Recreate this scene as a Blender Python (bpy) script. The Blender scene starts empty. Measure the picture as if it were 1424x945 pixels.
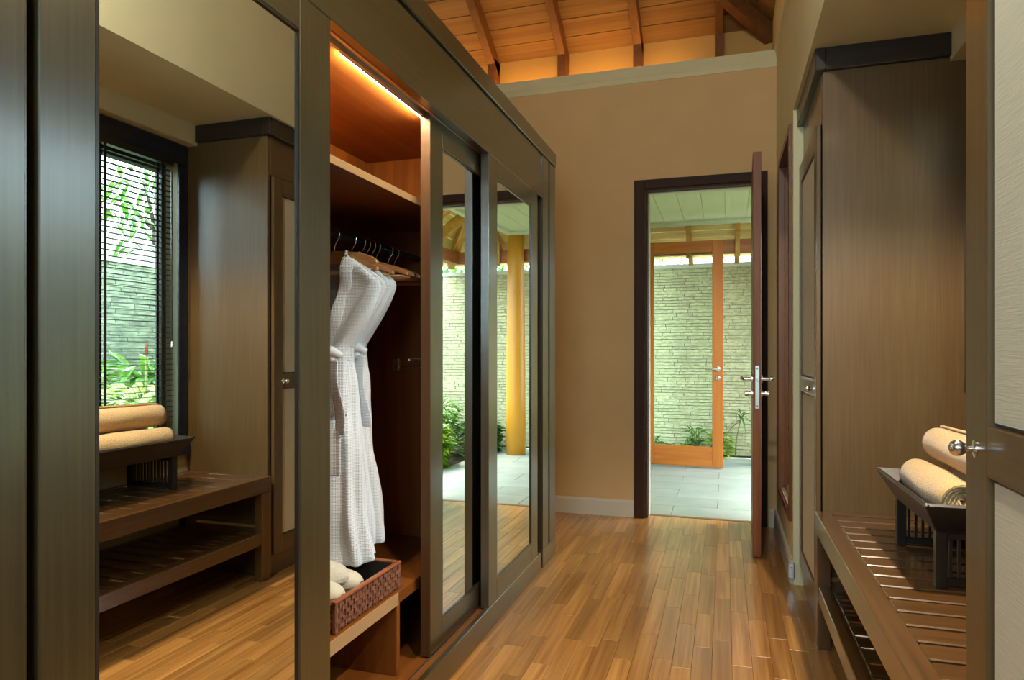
import bpy, bmesh, math, random
from mathutils import Vector, Matrix
C = bpy.context.scene
COL = C.collection
random.seed(7)
PI = math.pi

# ------------------------------------------------------------ camera
cam = bpy.data.cameras.new('camera')
cam.sensor_width = 36.0
cam.lens = 36.0 * 940.0 / 1424.0
cam.shift_y = 17.5 / 1424.0
cam.clip_start = 0.02
co = bpy.data.objects.new('camera', cam)
co.location = (0, 0, 1.1)
co.rotation_euler = (PI / 2, 0, math.radians(17.48))
COL.objects.link(co)
C.camera = co

# ------------------------------------------------------------ sky and exposure
w = bpy.data.worlds.new('world'); C.world = w; w.use_nodes = True
wn = w.node_tree.nodes; wl = w.node_tree.links
sky = wn.new('ShaderNodeTexSky'); sky.sky_type = 'NISHITA'
sky.sun_disc = False; sky.sun_elevation = math.radians(58); sky.sun_rotation = math.radians(75)
sky.air_density = 1.0; sky.dust_density = 4.0; sky.ozone_density = 0.6
mixs = wn.new('ShaderNodeMix'); mixs.data_type = 'RGBA'; mixs.inputs[0].default_value = 0.55
mixs.inputs[7].default_value = (7.8, 10.2, 12.2, 1)      # haze whitening the whole sky
wl.new(sky.outputs[0], mixs.inputs[6])
wl.new(mixs.outputs[2], wn['Background'].inputs[0])
wn['Background'].inputs[1].default_value = 0.68
C.view_settings.view_transform = 'Standard'
C.view_settings.look = 'None'
C.view_settings.gamma = 1
C.view_settings.use_curve_mapping = False
C.view_settings.exposure = 1.48
C.cycles.max_bounces = 10; C.cycles.diffuse_bounces = 5; C.cycles.glossy_bounces = 6
C.cycles.transmission_bounces = 8; C.cycles.transparent_max_bounces = 12
C.cycles.caustics_reflective = False; C.cycles.caustics_refractive = False
C.cycles.sample_clamp_indirect = 4.0
C.cycles.use_denoising = True

def lamp(name, kind, loc, energy, color, size=0.1, rot=(0, 0, 0), sizey=None, spot=None, blend=0.5):
    l = bpy.data.lights.new(name, kind); l.energy = energy; l.color = color
    if kind == 'AREA':
        l.size = size
        if sizey: l.shape = 'RECTANGLE'; l.size_y = sizey
    elif kind == 'SUN': l.angle = size
    else: l.shadow_soft_size = size
    if kind == 'SPOT': l.spot_size = spot; l.spot_blend = blend
    o = bpy.data.objects.new(name, l); o.location = loc; o.rotation_euler = rot
    COL.objects.link(o); return o
def portal(name, loc, rot, sx, sy):
    o = lamp(name, 'AREA', loc, 1, (1, 1, 1), sx, rot, sy); o.data.cycles.is_portal = True
portal('window_portal', (0.985, 2.02, 1.35), (0, PI/2, 0), 1.42, 1.42)      # area light faces -Z -> -X
portal('doorway_portal', (-0.16, 4.72, 1.09), (-PI/2, 0, 0), 0.68, 2.17)
portal('fill_window_portal', (-.49, -1.44, 1.81), (PI/2, 0, 0), 1.6, 1.2)  # portal of the added window behind the camera
# sun filtered through high haze
sun = lamp('sun', 'SUN', (4, 6, 6), 2.2, (1.0, 0.95, 0.82), math.radians(12))
sun.rotation_euler = Vector((-0.55, -0.35, -1.0)).to_track_quat('-Z', 'Y').to_euler()

# ------------------------------------------------------------ materials
MATS = {}
def mat(name, col=(0.8, 0.8, 0.8), rough=0.5, metal=0.0, coat=0.0, spec=0.5, emit=None, estr=1.0, bump=None, sheen=0.0):
    m = bpy.data.materials.new(name); m.use_nodes = True
    b = m.node_tree.nodes['Principled BSDF']
    b.inputs['Base Color'].default_value = (*col, 1); b.inputs['Roughness'].default_value = rough
    b.inputs['Metallic'].default_value = metal; b.inputs['Coat Weight'].default_value = coat
    b.inputs['Coat Roughness'].default_value = 0.15
    b.inputs['Specular IOR Level'].default_value = spec
    b.inputs['Sheen Weight'].default_value = sheen
    if emit: b.inputs['Emission Color'].default_value = (*emit, 1); b.inputs['Emission Strength'].default_value = estr
    MATS[name] = m; return m
def nodes(m):
    nt = m.node_tree; return nt, nt.nodes, nt.links, nt.nodes['Principled BSDF']
def noise_colour(m, c1, c2, scale=(5, 5, 5), nscale=1.0, detail=4, bump=0.0, lo=0.35, hi=0.65, rnd=0.0, vary=0.0, bdist=0.002, distort=0.0):
    nt, n, l, b = nodes(m)
    tc = n.new('ShaderNodeTexCoord'); mp = n.new('ShaderNodeMapping'); mp.inputs['Scale'].default_value = scale
    l.new(tc.outputs['Object'], mp.inputs['Vector'])
    if rnd:
        oi = n.new('ShaderNodeObjectInfo'); mu = n.new('ShaderNodeMath'); mu.operation = 'MULTIPLY'; mu.inputs[1].default_value = rnd
        l.new(oi.outputs['Random'], mu.inputs[0]); cx = n.new('ShaderNodeCombineXYZ')
        for k in range(3): l.new(mu.outputs[0], cx.inputs[k])
        l.new(cx.outputs[0], mp.inputs['Location'])
    no = n.new('ShaderNodeTexNoise'); no.inputs['Scale'].default_value = nscale; no.inputs['Detail'].default_value = detail
    no.inputs['Distortion'].default_value = distort
    l.new(mp.outputs[0], no.inputs['Vector'])
    cr = n.new('ShaderNodeValToRGB'); e = cr.color_ramp.elements
    e[0].position = lo; e[1].position = hi; e[0].color = (*c1, 1); e[1].color = (*c2, 1)
    l.new(no.outputs['Fac'], cr.inputs['Fac'])
    out = cr.outputs[0]
    if vary:
        oi2 = n.new('ShaderNodeObjectInfo'); mr = n.new('ShaderNodeMapRange')
        mr.inputs['To Min'].default_value = 1 - vary; mr.inputs['To Max'].default_value = 1 + vary
        l.new(oi2.outputs['Random'], mr.inputs['Value'])
        hs = n.new('ShaderNodeHueSaturation'); l.new(mr.outputs[0], hs.inputs['Value']); l.new(out, hs.inputs['Color'])
        out = hs.outputs[0]
    l.new(out, b.inputs['Base Color'])
    if bump:
        bp = n.new('ShaderNodeBump'); bp.inputs['Strength'].default_value = bump; bp.inputs['Distance'].default_value = bdist
        l.new(no.outputs['Fac'], bp.inputs['Height']); l.new(bp.outputs[0], b.inputs['Normal'])
    return m
def wood(name, c1, c2, axis, rough=0.4, coat=0.0, g=60, rnd=0.0, vary=0.0, spec=0.5, bump=0.12):
    s = [g, g, g]; s['XYZ'.index(axis)] = g * 0.03
    m = mat(name, c1, rough, coat=coat, spec=spec)
    return noise_colour(m, c1, c2, tuple(s), 1.0, 5, bump, 0.3, 0.7, rnd, vary, 0.001, 0.6)

def s2l(r, g, b):
    f = lambda c: (c / 255 / 12.92) if c <= 10 else ((c / 255 + 0.055) / 1.055) ** 2.4
    return (f(r), f(g), f(b))
DK1, DK2 = s2l(50, 42, 22), s2l(64, 55, 31)
WD = {a: wood('smoked_veneer_' + a, DK1, DK2, a, 0.36, coat=1.0, g=110) for a in 'XYZ'}
for _w in WD.values(): _w.node_tree.nodes['Principled BSDF'].inputs['Coat IOR'].default_value = 1.7; _w.node_tree.nodes['Principled BSDF'].inputs['Coat Roughness'].default_value = .22
WC = {a: wood('cupboard_veneer_' + a, s2l(86, 64, 33), s2l(100, 76, 41), a, 0.4, coat=.5, g=110) for a in 'XYZ'}
OR1, OR2 = s2l(114, 62, 18), s2l(142, 82, 28)
WO = {a: wood('teak_interior_' + a, OR1, OR2, a, 0.45, g=30) for a in 'XYZ'}
RB1, RB2 = s2l(98, 54, 22), s2l(126, 74, 34)
WR = {a: wood('red_brown_wood_' + a, RB1, RB2, a, 0.35, coat=0.2) for a in 'XYZ'}
BK1, BK2 = s2l(28, 22, 17), s2l(44, 36, 28)
WB = {a: wood('near_black_wood_' + a, BK1, BK2, a, 0.35, coat=0.2) for a in 'XYZ'}
BN1, BN2 = s2l(76, 49, 22), s2l(100, 68, 33)
WLEAF = wood('door_leaf_wood', s2l(112, 58, 20), s2l(140, 78, 32), 'Z', .5)
WL = wood('door_edge_wood', s2l(70, 44, 18), s2l(84, 54, 24), 'Z', .45)
WK = {a: wood('dark_frame_wood_' + a, s2l(50, 28, 14), s2l(66, 38, 20), a, .6, spec=.25) for a in 'XYZ'}
WN = {a: wood('bench_wood_' + a, BN1, BN2, a, 0.3, coat=0.8) for a in 'XYZ'}
HY1, HY2 = s2l(160, 84, 18), s2l(186, 106, 28)
WH = {a: wood('honey_timber_' + a, HY1, HY2, a, 0.45, g=25) for a in 'XYZ'}
M_roof = wood('roof_board_wood', s2l(128, 86, 38), s2l(166, 120, 62), 'X', 0.6, g=22, rnd=11, vary=0.1)
M_rafter = wood('rafter_wood', s2l(112, 68, 30), s2l(136, 86, 42), 'Y', 0.6, g=30)
M_plank = wood('oak_floor_plank', s2l(148, 94, 40), s2l(196, 143, 78), 'Y', 0.3, coat=0.5, g=50, rnd=37, vary=0.25)
M_plank.node_tree.nodes['Principled BSDF'].inputs['Coat IOR'].default_value = 1.5
M_plank.node_tree.nodes['Principled BSDF'].inputs['Coat Roughness'].default_value = .2
M_gap = mat('floor_joint', s2l(60, 36, 18), 0.8)
M_wall = noise_colour(mat('wall_paint_tan', rough=0.85), s2l(216, 182, 128), s2l(222, 188, 134), (3, 3, 3), bump=0.05)
M_walll = noise_colour(mat('wall_paint_cream', rough=0.85), s2l(220, 214, 170), s2l(226, 220, 176), (3, 3, 3), bump=0.05)
M_coveglow = noise_colour(mat('cove_glow_tint', rough=0.85), s2l(214, 168, 92), s2l(220, 174, 98), (3, 3, 3))  # tan wall with the cove light's yellow glow put into its colour
M_trim = mat('white_trim_paint', s2l(214, 210, 190), 0.5)
M_bluecast = wood('casing_blue_cast', s2l(22, 32, 46), s2l(34, 46, 62), 'Y', 0.35, coat=0.3)  # dark wood casing with the blue daylight cast put into its colour
M_mirror = mat('mirror_silver', (0.90, 0.93, 0.91), 0.0, 1.0)
M_chrome = mat('satin_chrome', (0.75, 0.74, 0.70), 0.2, 1.0)
M_alu = mat('aluminium', (0.62, 0.60, 0.56), 0.35, 1.0)
M_dkmetal = mat('dark_metal', (0.06, 0.06, 0.07), 0.35, 1.0)
M_led = mat('led_white', (1, 1, 1), 0.5, emit=(1.0, 0.80, 0.46), estr=150)
M_cove = mat('cove_led', (1, 1, 1), 0.5, emit=(1.0, 0.60, 0.17), estr=13)
M_lampglow = mat('lamp_glow', (1, 1, 1), 0.5, emit=(1.0, 0.78, 0.5), estr=6)
M_blind = mat('blind_slat_lacquer', s2l(26, 28, 26), 0.3, coat=0.3)
M_cord = mat('blind_cord', s2l(12, 12, 12), 0.7)
M_terry = noise_colour(mat('terry_beige', rough=0.95, sheen=0.4), s2l(196, 158, 100), s2l(224, 190, 134), (260, 260, 260), detail=2, bump=0.9, bdist=0.003)
M_slip = noise_colour(mat('slipper_terry', rough=0.95, sheen=0.3), s2l(206, 198, 180), s2l(224, 216, 198), (300, 300, 300), bump=0.5, bdist=0.001)
M_rattan = noise_colour(mat('rattan', rough=0.45, coat=0.2), s2l(98, 58, 42), s2l(146, 102, 82), (90, 90, 90), bump=0.2)
M_dark = mat('dark_lining', s2l(36, 34, 34), 0.9)
M_label = mat('white_label', s2l(220, 220, 216), 0.6)
M_hanger = wood('hanger_wood', s2l(164, 112, 68), s2l(190, 138, 88), 'X', 0.35, coat=0.2, g=50)
M_column = noise_colour(mat('column_ochre', rough=0.5, coat=0.1), s2l(196, 132, 26), s2l(208, 146, 36), (2, 2, .4), bump=0.03)
M_soil = noise_colour(mat('soil', rough=0.95), s2l(46, 38, 26), s2l(78, 66, 48), (9, 9, 9), bump=0.8, bdist=0.02)
M_paver = noise_colour(mat('pale_paver', rough=0.4), s2l(124, 136, 126), s2l(140, 150, 138), (4, 4, 4), bump=0.05, rnd=9, vary=0.04)
M_joint = mat('paver_joint', s2l(130, 136, 126), 0.9)
M_brick = noise_colour(mat('pale_stone_brick', rough=0.9), s2l(156, 156, 112), s2l(190, 186, 142), (22, 22, 60), bump=0.7, bdist=0.006, rnd=5, vary=0.08)
M_brick2 = noise_colour(mat('dimmed_weathered_brick', rough=0.9), s2l(92, 100, 82), s2l(136, 144, 118), (9, 9, 22), bump=0.7, bdist=0.006, rnd=5, vary=0.1)  # weathered stone, with shade put into the colour against over-bright daylight
M_mortar = mat('wall_mortar', s2l(96, 100, 76), 0.95)
M_ceilout = mat('porch_ceiling_paint', s2l(206, 214, 190), 0.7)
M_thatch = noise_colour(mat('thatch', rough=0.95), s2l(92, 90, 84), s2l(176, 172, 160), (30, 30, 30), bump=0.8, bdist=0.02)
M_straw = mat('thatch_straw', s2l(120, 108, 84), 0.9)
M_exboard = wood('porch_roof_board', s2l(200, 180, 110), s2l(222, 204, 138), 'X', 0.7, g=18, vary=0.04)
M_exbeam = wood('porch_beam_wood', s2l(150, 92, 52), s2l(176, 112, 66), 'X', 0.6, g=25)
M_exraft = wood('porch_rafter_wood', s2l(176, 132, 54), s2l(200, 156, 74), 'Y', 0.6, g=25)
M_stem = mat('plant_stem', s2l(96, 104, 48), 0.7)
M_bark = noise_colour(mat('tree_bark', rough=0.9), s2l(70, 62, 50), s2l(100, 90, 74), (8, 8, 3), bump=0.5, bdist=0.01)
def leafmat(name, c1, c2):
    m = noise_colour(mat(name, rough=0.4), s2l(*c1), s2l(*c2), (7, 7, 7))
    nt, n, l, b = nodes(m)
    out = n['Material Output']; tr = n.new('ShaderNodeBsdfTranslucent'); mx = n.new('ShaderNodeMixShader')
    mx.inputs[0].default_value = 0.35
    l.new(b.inputs['Base Color'].links[0].from_socket, tr.inputs['Color'])
    l.new(b.outputs[0], mx.inputs[1]); l.new(tr.outputs[0], mx.inputs[2]); l.new(mx.outputs[0], out.inputs[0])
    return m
L_bright = leafmat('leaf_bright', (84, 132, 16), (152, 180, 40))
L_mid = leafmat('leaf_mid', (52, 106, 30), (100, 146, 50))
L_deep = leafmat('leaf_deep', (34, 84, 30), (70, 122, 44))
L_pale = leafmat('leaf_pale', (120, 148, 70), (176, 190, 124))
L_red = leafmat('flower_red', (120, 40, 24), (150, 62, 40))

# glass: thin pane
M_glass = bpy.data.materials.new('clear_glass'); M_glass.use_nodes = True
_n = M_glass.node_tree.nodes; _l = M_glass.node_tree.links; _n.clear()
_o = _n.new('ShaderNodeOutputMaterial'); _t = _n.new('ShaderNodeBsdfTransparent'); _g = _n.new('ShaderNodeBsdfGlossy')
_t.inputs[0].default_value = (0.93, 0.97, 0.94, 1); _g.inputs['Roughness'].default_value = 0.02
_f = _n.new('ShaderNodeFresnel'); _f.inputs['IOR'].default_value = 1.35; _x = _n.new('ShaderNodeMixShader')
_l.new(_f.outputs[0], _x.inputs[0]); _l.new(_t.outputs[0], _x.inputs[1]); _l.new(_g.outputs[0], _x.inputs[2]); _l.new(_x.outputs[0], _o.inputs[0])

# grasscloth panel
M_cloth = mat('grasscloth_panel', s2l(206, 202, 176), 0.9)
def _grass():
    nt, n, l, b = nodes(M_cloth)
    tc = n.new('ShaderNodeTexCoord'); mp = n.new('ShaderNodeMapping'); mp.inputs['Scale'].default_value = (60, 18, 420)
    mp.inputs['Rotation'].default_value = (0.25, 0, 0)
    no = n.new('ShaderNodeTexNoise'); no.inputs['Scale'].default_value = 1.0; no.inputs['Detail'].default_value = 3
    cr = n.new('ShaderNodeValToRGB'); cr.color_ramp.elements[0].color = (*s2l(212, 208, 180), 1); cr.color_ramp.elements[1].color = (*s2l(232, 228, 204), 1)
    bp = n.new('ShaderNodeBump'); bp.inputs['Strength'].default_value = 0.5; bp.inputs['Distance'].default_value = 0.001
    l.new(tc.outputs['Object'], mp.inputs[0]); l.new(mp.outputs[0], no.inputs['Vector']); l.new(no.outputs['Fac'], cr.inputs[0])
    l.new(cr.outputs[0], b.inputs['Base Color']); l.new(no.outputs['Fac'], bp.inputs['Height']); l.new(bp.outputs[0], b.inputs['Normal'])
_grass()
# waffle robe cloth
M_robe = mat('waffle_cotton', s2l(228, 236, 246), 0.9, sheen=0.2)
def _waffle():
    nt, n, l, b = nodes(M_robe)
    uv = n.new('ShaderNodeTexCoord'); sx = n.new('ShaderNodeSeparateXYZ'); l.new(uv.outputs['UV'], sx.inputs[0])
    def tri(sock):
        m1 = n.new('ShaderNodeMath'); m1.operation = 'MULTIPLY'; m1.inputs[1].default_value = 2 * PI; l.new(sock, m1.inputs[0])
        m2 = n.new('ShaderNodeMath'); m2.operation = 'SINE'; l.new(m1.outputs[0], m2.inputs[0]); return m2.outputs[0]
    mx = n.new('ShaderNodeMath'); mx.operation = 'MAXIMUM'; l.new(tri(sx.outputs[0]), mx.inputs[0]); l.new(tri(sx.outputs[1]), mx.inputs[1])
    bp = n.new('ShaderNodeBump'); bp.inputs['Strength'].default_value = 0.55; bp.inputs['Distance'].default_value = 0.002
    l.new(mx.outputs[0], bp.inputs['Height']); l.new(bp.outputs[0], b.inputs['Normal'])
_waffle()

# ------------------------------------------------------------ helpers
def tag(o, label=None, cat=None, group=None, kind=None):
    if label: o['label'] = label
    if cat: o['category'] = cat
    if group: o['group'] = group
    if kind: o['kind'] = kind
    return o
def empty(name, loc=(0, 0, 0), label=None, cat=None, group=None, kind=None):
    o = bpy.data.objects.new(name, None); o.location = loc; o.empty_display_size = 0.05
    COL.objects.link(o); return tag(o, label, cat, group, kind)
def root_loc(p):
    v = Vector((0, 0, 0))
    while p is not None: v += Vector(p.location); p = p.parent
    return v
class MB:
    def __init__(s): s.v = []; s.f = []; s.uv = {}
    def add(s, vs, fs):
        n = len(s.v); s.v += [tuple(v) for v in vs]; s.f += [tuple(i + n for i in f) for f in fs]; return s
    def box(s, x0, x1, y0, y1, z0, z1):
        x0, x1 = sorted((x0, x1)); y0, y1 = sorted((y0, y1)); z0, z1 = sorted((z0, z1))
        return s.add([(x0,y0,z0),(x1,y0,z0),(x1,y1,z0),(x0,y1,z0),(x0,y0,z1),(x1,y0,z1),(x1,y1,z1),(x0,y1,z1)],
              [(0,3,2,1),(4,5,6,7),(0,1,5,4),(1,2,6,5),(2,3,7,6),(3,0,4,7)])
    def bar(s, p0, p1, w, h, up=(0, 0, 1)):
        p0, p1 = Vector(p0), Vector(p1); d = (p1 - p0).normalized(); r = d.cross(Vector(up)).normalized(); u = r.cross(d)
        vs = []
        for p in (p0, p1):
            for a, b in ((-1, -1), (1, -1), (1, 1), (-1, 1)): vs.append(p + r * a * w / 2 + u * b * h / 2)
        return s.add(vs, [(0,3,2,1),(4,5,6,7),(0,1,5,4),(1,2,6,5),(2,3,7,6),(3,0,4,7)][:0] + [(3,2,1,0),(4,5,6,7),(0,1,5,4),(1,2,6,5),(2,3,7,6),(3,0,4,7)])
    def tube(s, pts, r, seg=8, cap=True):
        pts = [Vector(p) for p in pts]; rs = r if isinstance(r, (list, tuple)) else [r] * len(pts)
        n0 = len(s.v); ref = None
        for i, p in enumerate(pts):
            d = ((pts[min(i+1, len(pts)-1)] - pts[max(i-1, 0)])).normalized()
            if ref is None: ref = Vector((0, 0, 1)) if abs(d.z) < 0.9 else Vector((1, 0, 0))
            a = (ref - d * ref.dot(d)).normalized(); ref = a; b = d.cross(a)
            for k in range(seg):
                t = 2 * PI * k / seg; s.v.append(tuple(p + (a * math.cos(t) + b * math.sin(t)) * rs[i]))
        for i in range(len(pts) - 1):
            for k in range(seg):
                a0 = n0 + i * seg + k; a1 = n0 + i * seg + (k + 1) % seg
                s.f.append((a0, a1, a1 + seg, a0 + seg))
        if cap:
            s.f.append(tuple(n0 + k for k in range(seg))[::-1]); s.f.append(tuple(n0 + (len(pts)-1)*seg + k for k in range(seg)))
        return s
    def lathe(s, c, prof, seg=20, axis='Z'):
        c = Vector(c); n0 = len(s.v)
        for r, h in prof:
            for k in range(seg):
                t = 2 * PI * k / seg; p = (r * math.cos(t), r * math.sin(t), h)
                if axis == 'X': p = (h, p[0], p[1])
                if axis == 'Y': p = (p[0], h, p[1])
                s.v.append(tuple(c + Vector(p)))
        for i in range(len(prof) - 1):
            for k in range(seg):
                a0 = n0 + i*seg + k; a1 = n0 + i*seg + (k+1) % seg; s.f.append((a0, a1, a1 + seg, a0 + seg))
        s.f.append(tuple(n0 + k for k in range(seg))[::-1]); s.f.append(tuple(n0 + (len(prof)-1)*seg + k for k in range(seg)))
        return s
    def prism(s, poly, ax, a, b):           # poly of 2D points extruded along axis ax from a to b
        def P(q, t):
            return {'X': (t, q[0], q[1]), 'Y': (q[0], t, q[1]), 'Z': (q[0], q[1], t)}[ax]
        n = len(poly); vs = [P(q, a) for q in poly] + [P(q, b) for q in poly]
        return s.add(vs, [tuple(range(n))[::-1], tuple(range(n, 2*n))] + [(i, (i+1) % n, n + (i+1) % n, n + i) for i in range(n)])
    def build(s, name, m, parent=None, bevel=0.0, smooth=False, loc=None, kind=None, fixn=True, seg=1):
        me = bpy.data.meshes.new(name)
        o = bpy.data.objects.new(name, me)
        off = root_loc(parent) if parent is not None else Vector(loc or (0, 0, 0))
        me.from_pydata([tuple(Vector(v) - off) for v in s.v], [], s.f); me.update()
        if fixn:
            bm = bmesh.new(); bm.from_mesh(me); bmesh.ops.recalc_face_normals(bm, faces=bm.faces); bm.to_mesh(me); bm.free()
        me.materials.append(m)
        if smooth:
            for p in me.polygons: p.use_smooth = True
        if parent is not None: o.parent = parent
        elif loc is not None: o.location = loc
        COL.objects.link(o)
        if bevel:
            b = o.modifiers.new('edge', 'BEVEL'); b.width = bevel; b.segments = seg; b.limit_method = 'ANGLE'; b.angle_limit = 0.6
        if kind: o['kind'] = kind
        return o
def B(name, m, parent, *a, bevel=0.0015, **k): return MB().box(*a).build(name, m, parent, bevel, **k)
def S(name, m, *a, parent=None, bevel=0.0): 
    return MB().box(*a).build(name, m, parent, bevel, kind=None if parent is not None else 'structure')
def shade_auto(o, ang=0.7):
    me = o.data
    for p in me.polygons: p.use_smooth = True
    try: me.set_sharp_from_angle(angle=ang)
    except Exception: pass
    return o
def copy_tree(o, parent=None):
    c = o.copy(); COL.objects.link(c)
    if parent is not None: c.parent = parent
    for ch in list(o.children): copy_tree(ch, c)
    return c

# ============================================================ ROOM SHELL
XR, XA, YB, YN = 0.31, 0.84, 4.56, -1.3      # corridor wall, alcove wall, back wall, wall behind the viewer
XL = -2.6
# floor: slab with individual planks
fl = empty('floor', (0, 0, 0), kind='structure')
MB().box(XL, 1.0, YN, 4.66, -0.06, -0.0035).build('subfloor', M_gap, fl)
PW = 0.068
plank_meshes = []
def plank_mesh(L):
    me = bpy.data.meshes.new('plank'); h = PW/2 - 0.0004; y = L/2 - 0.0005; e = 0.0008
    v = [(-h,-y,-.0035),(h,-y,-.0035),(h,y,-.0035),(-h,y,-.0035),(-h,-y,-e),(h,-y,-e),(h,y,-e),(-h,y,-e),(-h+e,-y+e,0),(h-e,-y+e,0),(h-e,y-e,0),(-h+e,y-e,0)]
    f = [(0,1,5,4),(1,2,6,5),(2,3,7,6),(3,0,4,7),(4,5,9,8),(5,6,10,9),(6,7,11,10),(7,4,8,11),(8,9,10,11)]
    me.from_pydata(v, [], f); me.materials.append(M_plank); return me
PM = {L: plank_mesh(L) for L in (0.34, 0.40, 0.46, 0.52)}
rest = MB(); cand = []
nx = int((0.84 - XL) / PW) + 1
for i in range(nx):
    x = 0.84 - PW * (i + 0.5)
    y = YN + random.uniform(-0.4, 0); 
    while y < 4.64:
        L = random.choice(list(PM))
        cand.append((x, y, L)); y += L
def seenrank(c):
    x, y, L = c
    if x < -0.9 or y < -0.2: return 99 + abs(x) + abs(y)
    if x < 0.40 and y + L > 1.1: return y
    if y < 1.1: return 30 + abs(y)
    return 20 + abs(y - 2.2)
cand.sort(key=seenrank)
for k, (x, y, L) in enumerate(cand):
    y1 = min(y + L, 4.64)
    if k < 298 and y1 == y + L:
        o = bpy.data.objects.new('plank', PM[L]); o.location = (x, y + L/2, 0); o.parent = fl; COL.objects.link(o)
    else:
        rest.box(x - PW/2 + .0004, x + PW/2 - .0004, max(y, YN), y1 - .001, -.0035, 0)
rest.build('planks', M_plank, fl, kind='stuff')

# back wall with door opening  (opening X -0.50 .. 0.18, Z 0 .. 2.18)
DX0, DX1, DZ = -0.505, 0.195, 2.185
bw = MB(); bw.box(XL, DX0, YB, YB+.12, 0, 3.0); bw.box(DX1, XR + .2, YB, YB+.12, 0, 3.0); bw.box(DX0, DX1, YB, YB+.12, DZ, 3.0)
bw.box(XL, XR+.2, YB+.12, 4.97, 2.90, 3.0)          # ledge the roof rafters rest on
bwo = bw.build('wall_back', M_wall, None, kind='structure')
S('wall_cove', M_coveglow, XL-.4, XR+.2, 4.97, 5.05, 2.9, 3.36)
# right wall: far stretch with window, bulkhead above the alcove
W2Y0, W2Y1, W2Z0, W2Z1 = 3.56, 4.22, 0.32, 2.19
rw = MB()
rw.box(XR, XR+.2, 3.46, W2Y0, 0, 3.4); rw.box(XR, XR+.2, W2Y1, 4.68, 0, 3.4)
rw.box(XR, XR+.2, W2Y0, W2Y1, 0, W2Z0); rw.box(XR, XR+.2, W2Y0, W2Y1, W2Z1, 3.4)
rw.box(XR, 0.98, YN, 3.46, 2.25, 3.4)
rw.box(XR, XR+.2, 4.68, 5.05, 2.4, 3.4)
rw.build('wall_right', M_walll, None, kind='structure')
# alcove wall with window
W1Y0, W1Y1, W1Z0, W1Z1 = 1.30, 2.735, 0.64, 2.06
aw = MB(); aw.box(XA, .98, YN, W1Y0, 0, 2.25); aw.box(XA, .98, W1Y1, 3.58, 0, 2.25)
aw.box(XA, .98, W1Y0, W1Y1, 0, W1Z0); aw.box(XA, .98, W1Y0, W1Y1, W1Z1, 2.25); aw.box(XR+.2, XA, 3.46, 3.58, 0, 2.25)
aw.build('wall_alcove', M_walll, None, kind='structure')
S('ceiling_beam', M_walll, 0.775, XA, YN, 2.80, 2.15, 2.25)
S('wall_left', M_wall, XL-.12, XL, YN, 4.97, 0, 3.3)
MB().box(XL, -1.30, YN-.12, YN, 0, 3.4).box(.32, .98, YN-.12, YN, 0, 3.4).box(-1.30, .32, YN-.12, YN, 0, 1.2).box(-1.30, .32, YN-.12, YN, 2.42, 3.4).build('wall_front', M_wall, None, kind='structure')
w3 = empty('fill_window', (-1.05, YN, 1.2), kind='structure')  # unseen window added behind the camera to bring in fill daylight
for x in (-1.30, -.52, .26): B('window_frame', WD['Z'], w3, x, x+.06, YN-.09, YN-.03, 1.2, 2.42)
for z in (1.2, 2.36): B('window_frame', WD['X'], w3, -1.30, .32, YN-.09, YN-.03, z, z+.06)
MB().box(-1.28, .30, YN-.062, YN-.058, 1.25, 2.38).build('window_pane', M_glass, w3)
# crown mouldings
def crown_poly(): return [(0, 0), (.006, 0), (.010, .03), (.018, .04), (.022, .05), (.022, .10), (0, .10)]
MB().prism([(YB - a, 2.90 + b) for a, b in crown_poly()], 'X', XL, XR).build('trim_1', M_walll, None, kind='structure')
MB().prism([(XR - a * .6, 2.95 + b) for a, b in crown_poly()], 'Y', YN, 4.97).build('trim_2', M_walll, None, kind='structure')
# baseboards
MB().prism([(YB, 0), (YB-.016, 0), (YB-.016, .098), (YB-.010, .112), (YB, .112)], 'X', XL, DX0-.075).build('baseboard_back', M_trim, None, kind='structure')
MB().prism([(YB, 0), (YB-.016, 0), (YB-.016, .098), (YB-.010, .112), (YB, .112)], 'X', DX1+.07, XR-.016).build('baseboard_back', M_trim, None, kind='structure')
MB().prism([(XR, 0), (XR-.016, 0), (XR-.016, .098), (XR-.010, .112), (XR, .112)], 'Y', 3.475, YB).build('baseboard_right', M_trim, None, kind='structure')
dsr = empty('door_stop', (XR-.02, 3.45, 0), 'small metal stop plate screwed to the white baseboard end', 'door stop')
MB().box(XR-.026, XR+.004, 3.445, 3.4585, .03, .105).build('plate', M_alu, dsr, .004)
MB().lathe((XR-.011, 3.445, .085), [(.004, -.003), (.004, .0)], 10, 'Y').build('screw', M_chrome, dsr)

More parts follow.
